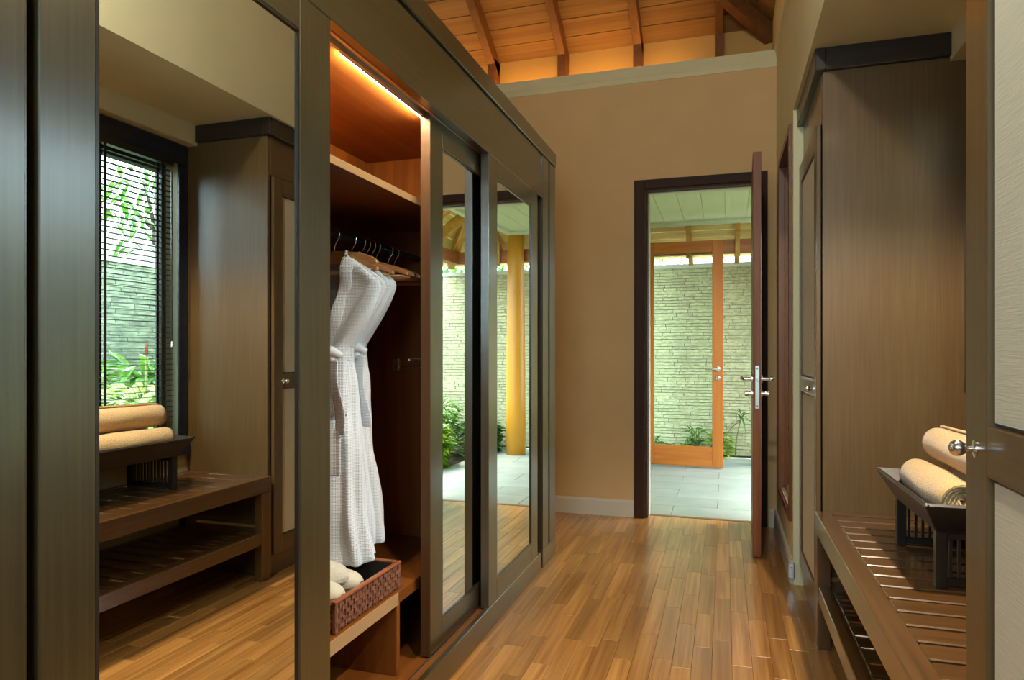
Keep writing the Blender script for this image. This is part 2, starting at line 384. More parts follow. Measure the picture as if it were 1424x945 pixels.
# hipped timber roof
PIT = 0.568; EY, EXR, EXL, EZ = 4.97, 0.32, -2.95, 3.34
HALF = (EXR - EXL) / 2; RZ = EZ + HALF * PIT; RX = (EXR + EXL) / 2; YF = YN - .3
roof = empty('roof', (0, 0, 0), kind='structure')
SL = math.hypot(1, PIT)
def board_back(s0, s1, t=.012):      # s measured inward from the eave in plan
    z0, z1 = EZ + s0 * PIT, EZ + s1 * PIT
    v = [(EXL + s0, EY - s0, z0), (EXR - s0, EY - s0, z0), (EXR - s1, EY - s1, z1), (EXL + s1, EY - s1, z1)]
    return MB().add(v + [(a, b + .01, c + t) for a, b, c in v], [(0,1,2,3),(7,6,5,4),(0,4,5,1),(1,5,6,2),(2,6,7,3),(3,7,4,0)])
def board_side(s0, s1, t=.012, left=False):
    z0, z1 = EZ + s0 * PIT, EZ + s1 * PIT
    X = (lambda s: EXL + s) if left else (lambda s: EXR - s)
    v = [(X(s0), EY - s0, z0), (X(s0), YF + s0, z0), (X(s1), YF + s1, z1), (X(s1), EY - s1, z1)]
    return MB().add(v + [(a, b, c + t) for a, b, c in v], [(0,1,2,3),(7,6,5,4),(0,4,5,1),(1,5,6,2),(2,6,7,3),(3,7,4,0)])
bwid = 0.125
s = 0.0
while s < HALF - .01:
    s1 = min(s + bwid, HALF)
    board_back(s, s1 - .005).build('roof_board', M_roof, roof)
    o = board_side(s, s1 - .005).build('roof_board', M_roof, roof)
    board_side(s, s1 - .005, left=True).build('roof_board', M_roof, roof)
    s = s1
# sarking above so no light leaks through the joints, and the front slope
def sark(v): MB().add(v + [(a, b, c + .03) for a, b, c in v], [(0,1,2,3),(7,6,5,4),(0,4,5,1),(1,5,6,2),(2,6,7,3),(3,7,4,0)]).build('roof_deck', M_rafter, roof)
g = .0165
sark([(EXL-.1, EY+.1, EZ+g-.0568), (EXR+.1, EY+.1, EZ+g-.0568), (RX, EY-HALF, RZ+g), (RX-.001, EY-HALF, RZ+g)])
sark([(EXR+.1, EY+.1, EZ+g-.0568), (EXR+.1, YF-.1, EZ+g-.0568), (RX, YF+HALF, RZ+g), (RX, EY-HALF, RZ+g)])
sark([(EXL-.1, EY+.1, EZ+g-.0568), (EXL-.1, YF-.1, EZ+g-.0568), (RX, YF+HALF, RZ+g), (RX, EY-HALF, RZ+g)])
sark([(EXL-.1, YF-.1, EZ+g-.0568), (EXR+.1, YF-.1, EZ+g-.0568), (RX, YF+HALF, RZ+g), (RX-.001, YF+HALF, RZ+g)])
RD = .115
for x in (-0.037, -0.593, -1.145, -1.69, -2.24):
    smax = min(HALF, EXR - x) - .02 if x > RX else min(HALF, x - EXL) - .02
    s0 = 0.0
    MB().bar((x, EY - s0, EZ + s0*PIT - RD/2 - .004), (x, EY - smax, EZ + smax*PIT - RD/2 - .004), .058, RD).build('rafter', M_rafter, roof, .003)
    B('rafter_foot', M_rafter, roof, x-.029, x+.029, 4.84, 4.965, 3.0, 3.33)
MB().bar((EXR-.02, EY-.02, EZ - .07), (RX, EY - HALF, RZ - .06), .07, .11).build('hip_rafter', M_rafter, roof, .003)
MB().bar((EXL+.02, EY-.02, EZ - .07), (RX, EY - HALF, RZ - .06), .07, .11).build('hip_rafter', M_rafter, roof, .003)
for y in (4.0, 3.4, 2.8, 2.2, 1.6):
    sm = min(HALF, EY - y) - .02
    MB().bar((EXR - .01, y, EZ + .01*PIT - RD/2), (EXR - sm, y, EZ + sm*PIT - RD/2), .058, RD).build('rafter', M_rafter, roof, .003)
# cove light strips lying on the ledge behind the wall crown
cv = empty('cove_light_strip', (-1.0, 4.81, 3.0), 'warm cove light strip hidden on the ledge above the tan back wall', 'light strip')
MB().box(-2.4, -0.30, 4.80, 4.815, 3.0, 3.012).build('tape', M_cove, cv)
cv2 = empty('cove_light_strip', (0.30, 3.0, 3.05), 'warm cove light strip on the ledge above the right-hand wall crown', 'light strip')
MB().box(0.318, 0.345, 0.2, 4.4, 3.4, 3.405).build('tape', M_cove, cv2)
COVE2 = cv2

# ============================================================ INTERIOR DOOR (door_1)
d1 = empty('door_1', (DX1, YB, 0), kind='structure')
def frame_piece(name, *a): return B(name, WK['Z'], d1, *a, bevel=.003)
frame_piece('jamb', DX0, DX0+.014, YB-.012, YB+.125, 0, DZ)
frame_piece('jamb', DX1-.014, DX1, YB-.012, YB+.125, 0, DZ)
B('door_head', WK['X'], d1, DX0, DX1, YB-.012, YB+.125, DZ-.014, DZ)
frame_piece('architrave', DX0-.072, DX0-.002, YB-.022, YB, 0, DZ+.06)
frame_piece('architrave', DX1+.002, DX1+.062, YB-.022, YB, 0, DZ+.06)
B('architrave', WK['X'], d1, DX0-.002, DX1+.002, YB-.022, YB, DZ, DZ+.06, bevel=.003)
B('door_seal', M_trim, d1, DX0+.014, DX0+.020, YB+.05, YB+.125, 0, DZ-.014)
B('door_seal', M_trim, d1, DX0+.020, DX1-.014, YB+.05, YB+.125, DZ-.020, DZ-.014)
B('threshold', WR['X'], d1, DX0, DX1, 4.64, 4.68, -.01, .002)
leaf_e = MB()
LW = 0.69
leaf_e.box(0, .042, -LW, 0, .006, 2.175)
LR = Matrix.Translation((.158, YB-.024, 0)) @ Matrix.Rotation(math.radians(-1.2), 4, 'Z')
def XF(mb): mb.v = [tuple(LR @ Vector(v)) for v in mb.v]; return mb
leaf = XF(leaf_e).build('door_leaf', WLEAF, d1, .002)
XF(MB().box(.012, .032, -LW-.0015, -LW+.001, .80, 1.03)).build('lock_plate', M_alu, leaf, .0008)
XF(MB().box(.017, .027, -LW-.008, -LW, .945, .962)).build('latch_bolt', M_chrome, leaf)
for zz in (.815, 1.013): XF(MB().lathe((.022, -LW-.0015, zz), [(.0035, -.001), (.0035, 0)], 8, 'Y')).build('screw', M_dkmetal, leaf)
for sx, x0 in ((-1, 0), (1, .042)):
    lv = XF(MB().lathe((x0, -LW+.06, .957), [(.026, 0), (.026, sx*.007), (.011, sx*.009), (.010, sx*.045)], 20, 'X'))
    lv2 = XF(MB().tube([(x0+sx*.045, -LW+.055, .957), (x0+sx*.056, -LW+.07, .958), (x0+sx*.058, -LW+.11, .962), (x0+sx*.055, -LW+.175, .955)], [.010, .0105, .009, .007], 10))
    lv.add(lv2.v, lv2.f); shade_auto(lv.build('lever_handle', M_chrome, leaf))
    shade_auto(XF(MB().lathe((x0, -LW+.06, .878), [(.024, 0), (.024, sx*.006), (.012, sx*.008), (.012, sx*.022), (.016, sx*.025), (.016, sx*.04), (.012, sx*.043)], 18, 'X')).build('thumb_turn', M_chrome, leaf))
for zz in (.25, 1.1, 1.95): XF(MB().tube([(.045, .004, zz-.045), (.045, .004, zz+.045)], .006, 8)).build('hinge', M_chrome, leaf)

# ============================================================ WINDOW 1 (alcove window)
w1 = empty('window_1', (XA, (W1Y0+W1Y1)/2, W1Z0), kind='structure')
M_case = {'Y': M_bluecast, 'Z': M_bluecast}
B('head_casing', M_case['Y'], w1, XA-.012, XA+.0, W1Y0-.1, 2.79, W1Z1-.012, 2.148)
B('side_casing', M_case['Z'], w1, XA-.012, XA, W1Y1-.0, 2.79, W1Z0, W1Z1-.012)
B('side_casing', M_case['Z'], w1, XA-.012, XA, W1Y0-.1, W1Y0, W1Z0, W1Z1-.012)
B('window_sill', M_case['Y'], w1, XA-.03, XA+.14, W1Y0-.1, 2.79, W1Z0-.055, W1Z0+.0)
M_olive = wood('window_frame_wood', s2l(74, 70, 46), s2l(92, 86, 58), 'Z', .5)
for a in ((W1Y0, W1Y0+.05), (W1Y1-.032, W1Y1), ((W1Y0+W1Y1)/2-.45, (W1Y0+W1Y1)/2-.41)):
    B('window_frame', M_olive, w1, XA+.07, XA+.11, a[0], a[1], W1Z0, W1Z1)
B('window_frame', M_olive, w1, XA+.07, XA+.11, W1Y0, W1Y1, W1Z1-.05, W1Z1); B('window_frame', M_olive, w1, XA+.07, XA+.11, W1Y0, W1Y1, W1Z0, W1Z0+.05)
MB().box(XA+.088, XA+.092, W1Y0+.05, W1Y1-.032, W1Z0+.05, W1Z1-.05).build('window_pane', M_glass, w1)
# venetian blind
vb = empty('venetian_blind', (XA-.03, 2.0, W1Z1), 'black slatted venetian blind hanging in the garden window above the bench', 'blind')
BY0, BY1 = 1.30, 2.665
B('head_rail', M_blind, vb, XA-.048, XA-.014, BY0, BY1, W1Z1-.045, W1Z1-.014)
nsl = 52; zt = W1Z1 - .07; pitch = (zt - .685) / (nsl - 1)
sm_ = MB()
prof = [(-.013, -.0007), (-.004, .0012), (.004, .0012), (.013, -.0007), (.013, -.0017), (.004, .0002), (-.004, .0002), (-.013, -.0017)]
tl = math.radians(0)
pr = [(a*math.cos(tl) - b*math.sin(tl), a*math.sin(tl) + b*math.cos(tl)) for a, b in prof]
sl0 = MB().prism([(XA-.031 + a, zt + b) for a, b in pr], 'Y', BY0, BY1).build('slat', M_blind, vb)
for i in range(1, nsl):
    c = sl0.copy(); c.location = (0, 0, -pitch * i); COL.objects.link(c)
B('bottom_rail', M_blind, vb, XA-.044, XA-.018, BY0, BY1, W1Z0+.003, W1Z0+.020)
for y in (2.595, 2.28, 1.86, 1.45):
    for x in (XA-.0455, XA-.0165):
        MB().box(x-.002, x+.002, y-.006, y+.006, W1Z0+.01, zt+.03).build('ladder_cord', M_cord, vb)
tz = MB().tube([(XA-.052, 2.645, 1.98), (XA-.054, 2.645, 1.15)], .0035, 8); tz.build('tilt_wand', M_blind, vb)
MB().lathe((XA-.054, 2.645, 1.13), [(.002, .03), (.006, .02), (.007, 0), (.003, -.006)], 10).build('tassel', M_chrome, vb)

# ============================================================ WINDOW 2 (corridor window, deep reveal)
w2 = empty('window_2', (XR, 3.9, W2Z0), kind='structure')
fr = .028
B('window_frame', WR['Z'], w2, XR-.014, XR+.02, W2Y0-.02, W2Y0+fr-.01, W2Z0-.04, W2Z1+.02)
B('window_frame', WR['Z'], w2, XR-.014, XR+.02, W2Y1-fr+.01, W2Y1+.02, W2Z0-.04, W2Z1+.02)
B('window_frame', WR['Y'], w2, XR-.014, XR+.02, W2Y0+fr-.01, W2Y1-fr+.01, W2Z0-.04, W2Z0-.006)
B('window_frame', WR['Y'], w2, XR-.014, XR+.02, W2Y0+fr-.01, W2Y1-fr+.01, W2Z1-.02, W2Z1+.02)
B('reveal_board', WR['Z'], w2, XR+.02, XR+.2, W2Y1-.016, W2Y1, W2Z0, W2Z1)
B('reveal_board', WR['Z'], w2, XR+.02, XR+.2, W2Y0, W2Y0+.016, W2Z0, W2Z1)
B('reveal_board', WR['Y'], w2, XR+.02, XR+.2, W2Y0+.016, W2Y1-.016, W2Z0, W2Z0+.016)
B('reveal_board', WR['Y'], w2, XR+.02, XR+.2, W2Y0+.016, W2Y1-.016, W2Z1-.016, W2Z1)
for a in ((W2Y0+.016, W2Y0+.056), (W2Y1-.056, W2Y1-.016)): B('casement', WR['Z'], w2, XR+.15, XR+.185, a[0], a[1], W2Z0+.016, W2Z1-.016)
for a in ((W2Z0+.016, W2Z0+.06), (W2Z1-.06, W2Z1-.016)): B('casement', WR['Y'], w2, XR+.15, XR+.185, W2Y0+.056, W2Y1-.056, a[0], a[1])
MB().box(XR+.165, XR+.169, W2Y0+.05, W2Y1-.05, W2Z0+.05, W2Z1-.05).build('window_pane', M_glass, w2)
rb = empty('roman_blind', (XR+.08, 3.9, W2Z1), 'dark raised blind with a pale bottom rail in the corridor window', 'blind')
for k in range(7): B('slat', M_blind, rb, XR+.06, XR+.12, W2Y0+.02, W2Y1-.02, W2Z1-.05-.045*k, W2Z1-.018-.045*k, bevel=.004)
B('bottom_rail', mat('pale_rail', s2l(186, 200, 168), .3), rb, XR+.055, XR+.125, W2Y0+.02, W2Y1-.02, W2Z1-.385, W2Z1-.335, bevel=.004)

# ============================================================ WARDROBE
WF, WBK = -0.885, -1.47        # face and back planes
Y0, Y1 = 0.38, 3.60
wr = empty('wardrobe', (-1.15, (Y0+Y1)/2, 0), 'long smoked-wood wardrobe with mirrored sliding doors along the corridor', 'wardrobe')
B('skirting', WD['Y'], wr, WF-.022, WF, Y0+.29, 3.30, 0, .092, bevel=.003)
for a in ((Y0, Y0+.295-.005), (3.335, Y1)):
    B('post', WD['Z'], wr, WF-.10, WF-.008, a[0], a[1], .092, 1.885)
    B('post_skirting', WD['Y'], wr, WF-.10, WF, a[0], a[1], 0, .092, bevel=.003)
# proud outer stiles on the far post
B('post_stile', WD['Z'], wr, WF-.008, WF, 3.335, 3.345+.10, .095, 2.105)
B('post_stile', WD['Z'], wr, WF-.008, WF, 3.475, Y1, .095, 2.105)
B('post_stile', WD['Z'], wr, WF-.012, WF-.004, Y0, Y0+.285, .095, 1.885)
# header: lower band, recessed upper panel, cornice
B('header_band', WD['Y'], wr, WF-.03, WF, Y0, 3.334, 1.885, 1.985)
B('header_panel', WD['Y'], wr, WF-.035, WF-.008, Y0, 3.334, 1.985, 2.105)
B('header_post', WD['Z'], wr, WF-.10, WF-.008, 3.335, Y1, 1.885, 2.105)
B('groove_shade', WB['Z'], wr, WF-.0085, WF-.0015, 3.3335, 3.3355, 1.95, 2.108, bevel=0)  # near-black sliver painted in as the groove's shade
B('header_light_block', WB['Y'], wr, WF-.09, WF-.036, Y0+.02, Y1-.02, 1.93, 2.10, bevel=0)  # near-black strip added behind the header to stop a light leak
B('cornice', WD['Y'], wr, WF-.04, WF+.003, Y0-.01, Y1+.005, 2.112, 2.185, bevel=.003)
B('cornice', WD['X'], wr, WBK-.01, WF-.04, Y1-.035, Y1+.005, 2.112, 2.185)
B('cornice', WD['X'], wr, WBK-.01, WF-.04, Y0-.01, Y0+.03, 2.112, 2.185)
B('cornice_recess', WB['Y'], wr, WF-.06, WF-.012, Y0, Y1-.01, 2.10, 2.113, bevel=0)
B('end_panel', WD['Z'], wr, WBK, WF-.10, Y1-.022, Y1, 0, 2.112)
B('end_panel', WD['Z'], wr, WBK, WF-.10, Y0, Y0+.022, 0, 2.112)
B('top_panel', WD['Y'], wr, WBK, WF-.035, Y0+.022, Y1-.022, 2.085, 2.10, bevel=0)
B('back_panel', WO['Z'], wr, WBK, WBK+.018, Y0+.022, Y1-.022, 0, 2.085, bevel=0)
# sliding tracks under the header
B('track', M_alu, wr, WF-.046, WF-.036, Y0+.295, 3.334, 1.888, 1.902, bevel=0)
B('track', M_alu, wr, WF-.078, WF-.070, Y0+.295, 3.334, 1.888, 1.902, bevel=0)
B('track', WO['Y'], wr, WF-.035, WF-.030, Y0+.295, 3.334, 1.885, 1.93, bevel=0)
B('track', M_alu, wr, WF-.095, WF-.035, Y0+.295, 3.334, 1.902, 1.908, bevel=0)
B('bottom_track', WO['Y'], wr, WF-.095, WF-.022, Y0+.295, 3.334, .06, .082, bevel=0)
B('guide_rail', M_alu, wr, WF-.052, WF-.046, Y0+.295, 3.334, .082, .088, bevel=0)
# interior
IX = -0.985
B('interior_floor', WO['Y'], wr, WBK+.018, IX+.005, Y0+.022, 3.334, .05, .07, bevel=0)
B('interior_ceiling', WO['Y'], wr, WBK+.018, IX+.005, Y0+.022, 3.334, 1.905, 1.925, bevel=0)
B('partition', WO['Z'], wr, WBK+.018, IX, 2.56, 2.585, .07, 1.905, bevel=0)
B('partition', WO['Z'], wr, WBK+.018, IX, 0.95, 0.975, .07, 1.905, bevel=0)
B('shelf', WO['Y'], wr, WBK+.018, -1.0, .975, 2.56, 1.604, 1.626)
B('low_shelf', WO['Y'], wr, WBK+.018, -.992, .975, 2.56, .300, .338)
B('shelf_edge', mat('pale_edge', s2l(176, 140, 98), .6), wr, -.992, -.989, .975, 1.94, .300, .338, bevel=0)
B('shelf_edge', MATS['pale_edge'], wr, -1.0, -.9975, .975, 2.56, 1.604, 1.626, bevel=0)
B('shelf_support', WO['Z'], wr, WBK+.018, -.995, 1.94, 1.962, .07, .300)
B('led_strip', M_led, wr, -.980, -.970, 1.585, 2.095, 1.893, 1.905, bevel=0)
B('led_profile', M_alu, wr, -.970, -.966, 1.565, 2.115, 1.889, 1.905, bevel=0)
MB().tube([(-1.215, .975, 1.487), (-1.215, 2.56, 1.487)], .0125, 14).build('hanging_rail', M_dkmetal, wr, smooth=True)
MB().tube([(-1.03, 2.10, 1.075), (-1.03, 2.56, 1.075)], .004, 8).build('side_rail', M_alu, wr)
# sliding doors
def sliding_door(y0, y1, xf, st=.10, sr=None):
    sr = sr or st + .012
    t = .034; z0, z1 = .090, 1.895; rl = .088
    body = MB(); body.box(xf-t, xf, y0, y0+st, z0, z1); body.box(xf-t, xf, y1-sr, y1, z0, z1)
    d = body.build('sliding_door', WD['Z'], wr, .0018)
    B('rail', WD['Y'], d, xf-t, xf, y0+st, y1-sr, z0, z0+rl); B('rail', WD['Y'], d, xf-t, xf, y0+st, y1-sr, z1-rl, z1)
    a0, a1, b0, b1 = y0+st, y1-sr, z0+rl, z1-rl
    MB().box(xf-.0075, xf-.0055, a0-.004, a1+.004, b0-.004, b1+.004).build('mirror', M_mirror, d)
    MB().box(xf-t+.002, xf-t+.006, a0-.004, a1+.004, b0-.004, b1+.004).build('back_board', WD['Z'], d)
    e = .006
    f = MB(); f.box(xf-.0056, xf-.001, a0, a0+e, b0, b1); f.box(xf-.0056, xf-.001, a1-e, a1, b0, b1); f.box(xf-.0056, xf-.001, a0, a1, b0, b0+e); f.box(xf-.0056, xf-.001, a0, a1, b1-e, b1)
    f.build('reflection_bead', WB['Z'], d)  # near-black bead, widened to paint in the stile edge's dark reflection
    return d
sliding_door(.682, 1.392, WF-.002, .087, .12)
sd2 = sliding_door(2.06, 2.80, WF-.048)
B('edge_lipping', WL, sd2, WF-.082, WF-.048, 2.0575, 2.06, .09, 1.895, bevel=0)
sliding_door(2.512, 3.24, WF-.002)

# ------------------------------------------------------------ hangers and robes
def hanger_parts(root, c, w=.21, drop=.055, bar=True, clip=False):
    x, y, z = c            # z = hook top (inside of hook bears on the rail)
    hk = [(x + .018*math.cos(a), y, z - .016 + .018*math.sin(a)) for a in [PI*1.12 - i*PI*1.12/9 for i in range(10)]]
    hk += [(x + .016, y, z-.032), (x + .004, y, z-.048), (x, y, z-.06), (x, y, z-.10)]
    MB().tube(hk, .0017, 6).build('hook', M_chrome, root, smooth=True)
    n = 9; sh = MB(); up = []; lo = []
    for i in range(-n, n+1):
        t = i / n; xx = x + w * t; zz = z - .075 - drop * abs(t) ** 1.35
        th = .026 - .012 * abs(t); up.append((xx, zz)); lo.append((xx, zz - th))
    sh.prism(up + lo[::-1], 'Y', y-.008, y+.008); sh.build('shoulder_bar', M_hanger, root, .003, seg=2)
    if bar: MB().tube([(x - w*.92, y, z-.075-drop-.012), (x + w*.92, y, z-.075-drop-.012)], .0048, 8).build('trouser_bar', M_hanger, root, smooth=True)
    if clip:
        for s_ in (-.1, .1):
            MB().box(x+s_-.012, x+s_+.012, y-.008, y+.008, z-.19, z-.145).build('clip', M_chrome, root, .002)
def cloth_strip(rows, name, m, parent, thick=.004, sub=1, smooth=True, uvs=200):
    """rows: list of lists of points, all one length"""
    n = len(rows[0]); me_v = [p for r in rows for p in r]; fs = []
    for i in range(len(rows)-1):
        for j in range(n-1): fs.append((i*n+j, i*n+j+1, (i+1)*n+j+1, (i+1)*n+j))
    mb = MB().add(me_v, fs); o = mb.build(name, m, parent, smooth=smooth, fixn=False)
    uv = o.data.uv_layers.new(name='UVMap'); acc = 0
    for poly in o.data.polygons:
        for li in poly.loop_indices:
            v = o.data.vertices[o.data.loops[li].vertex_index].co
            i = o.data.loops[li].vertex_index
            uv.data[li].uv = (v.x * uvs + v.y * uvs * .8, v.z * uvs)
    so = o.modifiers.new('thick', 'SOLIDIFY'); so.thickness = thick; so.offset = 0
    if sub: sd = o.modifiers.new('smooth', 'SUBSURF'); sd.levels = sub; sd.render_levels = sub
    return o
def robe(cx, cy, label, seed, zs=0.0, wk=1.0, kx=.04):
    rnd = random.Random(seed)
    r = empty('bathrobe', (cx, cy, 1.32 + zs), label, 'bathrobe', None)
    # silhouette: (z, halfwidth, halfdepth)
    K = [(1.415, .052, .026), (1.395, .090, .028), (1.37, .130, .028), (1.345, .165, .026), (1.325, .188, .022), (1.305, .190, .022), (1.26, .168, .030), (1.20, .132, .038), (1.14, .090, .040), (1.105, .066, .036), (1.07, .074, .042), (1.00, .086, .048), (.90, .088, .050), (.75, .100, .052), (.60, .120, .054), (.48, .140, .056), (.435, .145, .054)]
    K = [(z + zs, a*wk, b) for z, a, b in K]
    def samp(z):
        for (z1, a1, b1), (z0, a0, b0) in zip(K, K[1:]):
            if z0 <= z <= z1:
                t = (z1 - z)/(z1 - z0); return a1 + (a0-a1)*t, b1 + (b0-b1)*t
        return K[-1][1:]
    NS, NZ = 72, 64; ph = [rnd.uniform(0, 6.28) for _ in range(6)]
    ztop, zbot = K[0][0], K[-1][0]
    rows = []
    for i in range(NZ+1):
        z = ztop + (zbot - ztop) * i / NZ; a, b = samp(z)
        low = max(0, (1.10 + zs - z) / .65); mid = math.exp(-((z - 1.10 - zs)/.07)**2); up = max(0, (z - 1.12 - zs)/.25)
        row = []
        for j in range(NS+1):
            t = -PI/2 + 2*PI*j/NS          # starts at front (-Y), runs round
            cs, sn = math.cos(t), math.sin(t)
            ex = .75
            px = math.copysign(abs(cs)**ex, cs) * a; py = math.copysign(abs(sn)**ex, sn) * b
            f = (.007*low + .002) * math.sin(9*t + ph[0] + .8*low) + (.0025*low + .006*mid) * math.sin(16*t + ph[1] + 2.5*math.sin(2*t)) + .004*up*math.sin(7*t + 14*z + ph[2])
            f += .003*math.sin(23*z + 3*t + ph[3])
            n_ = Vector((cs*.5, sn, 0)).normalized()
            dx = 0.010*low*math.sin(3*z*4 + ph[4])
            hem = .012*math.sin(2*t + ph[5]) * (i / NZ)**8
            row.append((cx + px + n_.x*f + dx, cy + py + n_.y*f, z + hem))
        rows.append(row)
    # V-neck: pull the front seam apart (first/last columns) above the waist
    n = NS + 1
    for i, row in enumerate(rows):
        z = row[0][2]; v = max(0.0, (z - 1.13 - zs) / .27)
        if v > 0:
            open_ = .062 * v
            for j in range(n):
                tt = j / NS; k = min(tt, 1-tt) * 2      # 0 at seam .. 1 at back
                kk = max(0, 1 - k*2.6)
                sgn = 1 if tt < .5 else -1
                x, y, zz = row[j]; row[j] = (x + sgn*open_*kk, y, zz)
    body = cloth_strip(rows, 'robe_body', M_robe, r, .005)
    # collar facing: folded band along both neck edges and down the overlap
    for side in (1, -1):
        col = []
        pts = []
        for k in range(22):
            z = 1.408 + zs - k*(1.408-1.105)/21; v = max(0, (z - 1.13 - zs)/.27)
            a, b = samp(min(z, K[0][0]-.001))
            pts.append((cx + side*(.058*v + .004), cy - b - .010 - .006*math.sin(k*.6), z))
        for (x, y, z) in pts:
            wd = .040
            col.append([(x + side*wd*q, y - .006*math.sin(PI*q) + .012*q, z - .010*q) for q in (0, .25, .5, .75, 1)])
        cloth_strip(col, 'collar', M_robe, r, .008)
    # back neck collar
    colb = []
    for k in range(13):
        t = PI * k / 12; x = cx + .064*math.cos(t); y = cy - .03 + .055*math.sin(t)
        colb.append([(x, y, 1.395+zs), (x, y+.004, 1.425+zs), (x, y+.012, 1.435+zs), (x, y+.016, 1.405+zs)])
    cloth_strip(colb, 'collar', M_robe, r, .006)
    # sleeves: hang from the shoulder, tucked in behind the belt in front
    for side in (1, -1):
        P = [(cx+side*.158*wk, cy-.002, 1.33+zs), (cx+side*.155*wk, cy-.008, 1.30+zs), (cx+side*.130*wk, cy-.024, 1.24+zs), (cx+side*.092*wk, cy-.036, 1.17+zs), (cx+side*.060*wk, cy-.044, 1.115+zs), (cx+side*.050*wk, cy-.046, 1.06+zs), (cx+side*.050*wk, cy-.046, .98+zs), (cx+side*.046*wk, cy-.048, .90+zs)]
        R = [(.018,.018),(.034,.020),(.042,.022),(.036,.020),(.022,.016),(.030,.016),(.036,.014),(.038,.012)]
        rr = []
        for i in range(len(P)*3-2):
            q = i/3; a = int(min(q, len(P)-2)); t = q - a
            p = Vector(P[a]).lerp(Vector(P[a+1]), t); ra = R[a][0]+(R[a+1][0]-R[a][0])*t; rb_ = R[a][1]+(R[a+1][1]-R[a][1])*t
            row = []
            for k in range(17):
                th = 2*PI*k/16; f = 1 + .10*math.sin(5*th + i*.5 + seed)
                row.append((p.x + ra*math.cos(th)*f, p.y + rb_*math.sin(th)*f, p.z + .006*math.sin(th*2+seed)))
            rr.append(row)
        cloth_strip(rr, 'sleeve', M_robe, r, .004)
    # belt: wrap, knot and two tails
    bz = 1.095 + zs; ring = []
    for k in range(33):
        t = 2*PI*k/32; a, b = .074*wk, .054
        x = cx + a*math.copysign(abs(math.cos(t))**.8, math.cos(t)); y = cy - .008 + b*math.copysign(abs(math.sin(t))**.8, math.sin(t))
        wv = .004*math.sin(5*t+seed)
        ring.append([(x, y, bz-.024+wv), (x*1+.002*math.cos(t), y-.002, bz-.008+wv), (x, y, bz+.008+wv), (x, y, bz+.024+wv)])
    cloth_strip(ring, 'belt', M_robe, r, .005)
    kn = MB().lathe((cx+kx, cy-.066, bz-.002), [(.004, -.028), (.014, -.022), (.019, -.010), (.014, 0), (.020, .010), (.013, .022), (.004, .027)], 14)
    kn.tube([(cx+kx-.03, cy-.062, bz-.012), (cx+kx-.012, cy-.082, bz+.002), (cx+kx+.014, cy-.080, bz+.010), (cx+kx+.034, cy-.060, bz-.004)], [.008, .014, .014, .008], 10)
    kn.build('knot', M_robe, r, smooth=True)
    for dx, L in ((.012, .24), (-.02, .19)):
        tail = [[(cx+kx+dx*(1+q*2)+w_*.022 + .006*math.sin(q*7+seed), cy-.074-.004*math.sin(q*5)-.006*(w_), bz-.015-L*q) for w_ in (-1, -.3, .3, 1)] for q in [k/12 for k in range(13)]]
        cloth_strip(tail, 'belt_tail', M_robe, r, .005)
    # hem band and pocket
    pk = [[(cx+.015+.062*u_, cy-.072-.003*math.sin(u_*6), .86+zs-.15*v_) for u_ in [k/5 for k in range(6)]] for v_ in [k/5 for k in range(6)]]
    cloth_strip(pk, 'pocket', M_robe, r, .004)
    return r
h1 = empty('clothes_hanger', (-1.215, 1.93, 1.50), 'wooden hanger with a white label carrying the front bathrobe', 'hanger', 'wooden hangers on the wardrobe rail')
hanger_parts(h1, (-1.215, 1.93, 1.504), w=.16)
MB().box(-1.235, -1.195, 1.9205, 1.9215, 1.352, 1.364).build('label_tag', M_label, h1)
MB().prism([(-1.215+.16*math.cos(t)*1.0, 1.385+.045*math.sin(t)) for t in [PI*k/12 for k in range(13)]], 'Y', 1.923, 1.937).build('hanger_crest', M_hanger, h1, .002)
h2 = empty('clothes_hanger', (-1.215, 2.035, 1.50), 'wooden hanger inside the second bathrobe, just behind the labelled one', 'hanger', 'wooden hangers on the wardrobe rail')
hanger_parts(h2, (-1.215, 2.035, 1.504), w=.16)
robe(-1.225, 1.93, 'white waffle bathrobe with tied belt, the front one hanging in the open wardrobe', 3)
robe(-1.248, 2.05, 'white waffle bathrobe hanging just behind the front robe, only its edge showing', 8, zs=.014, wk=1.0, kx=.082)
proto = None
HL = ['first of the empty wooden hangers behind the two bathrobes', 'second of the empty wooden hangers behind the two bathrobes', 'third of the empty wooden hangers behind the two bathrobes', 'fourth of the empty wooden hangers behind the two bathrobes', 'fifth empty wooden hanger behind the bathrobes, lowest arm and turned askew', 'sixth empty wooden hanger, last on the rail beside the partition']
for i, (y, a) in enumerate(((2.10, -6), (2.135, -3), (2.17, 0), (2.205, 2), (2.30, 14), (2.35, 5))):
    if i == 0:
        proto = empty('clothes_hanger'); hanger_parts(proto, (0, 0, .004), w=.195, clip=False); h = proto
    else: h = copy_tree(proto)
    h.location = (-1.215, y, 1.50); h.rotation_euler = (0, 0, math.radians(a))
    tag(h, HL[i], 'hanger', 'wooden hangers on the wardrobe rail')
# trouser clip hanger on the side rail
ck = empty('clip_hanger', (-1.03, 2.27, 1.075), 'chrome clip hanger on the thin side rail in the wardrobe', 'hanger')
MB().tube([(-1.18, 2.27, 1.045), (-.995, 2.27, 1.045)], .003, 8).build('wire_bar', M_chrome, ck)
for x in (-1.165, -1.01): MB().box(x-.011, x+.011, 2.262, 2.278, 1.03, 1.078).build('clip', M_chrome, ck, .002)

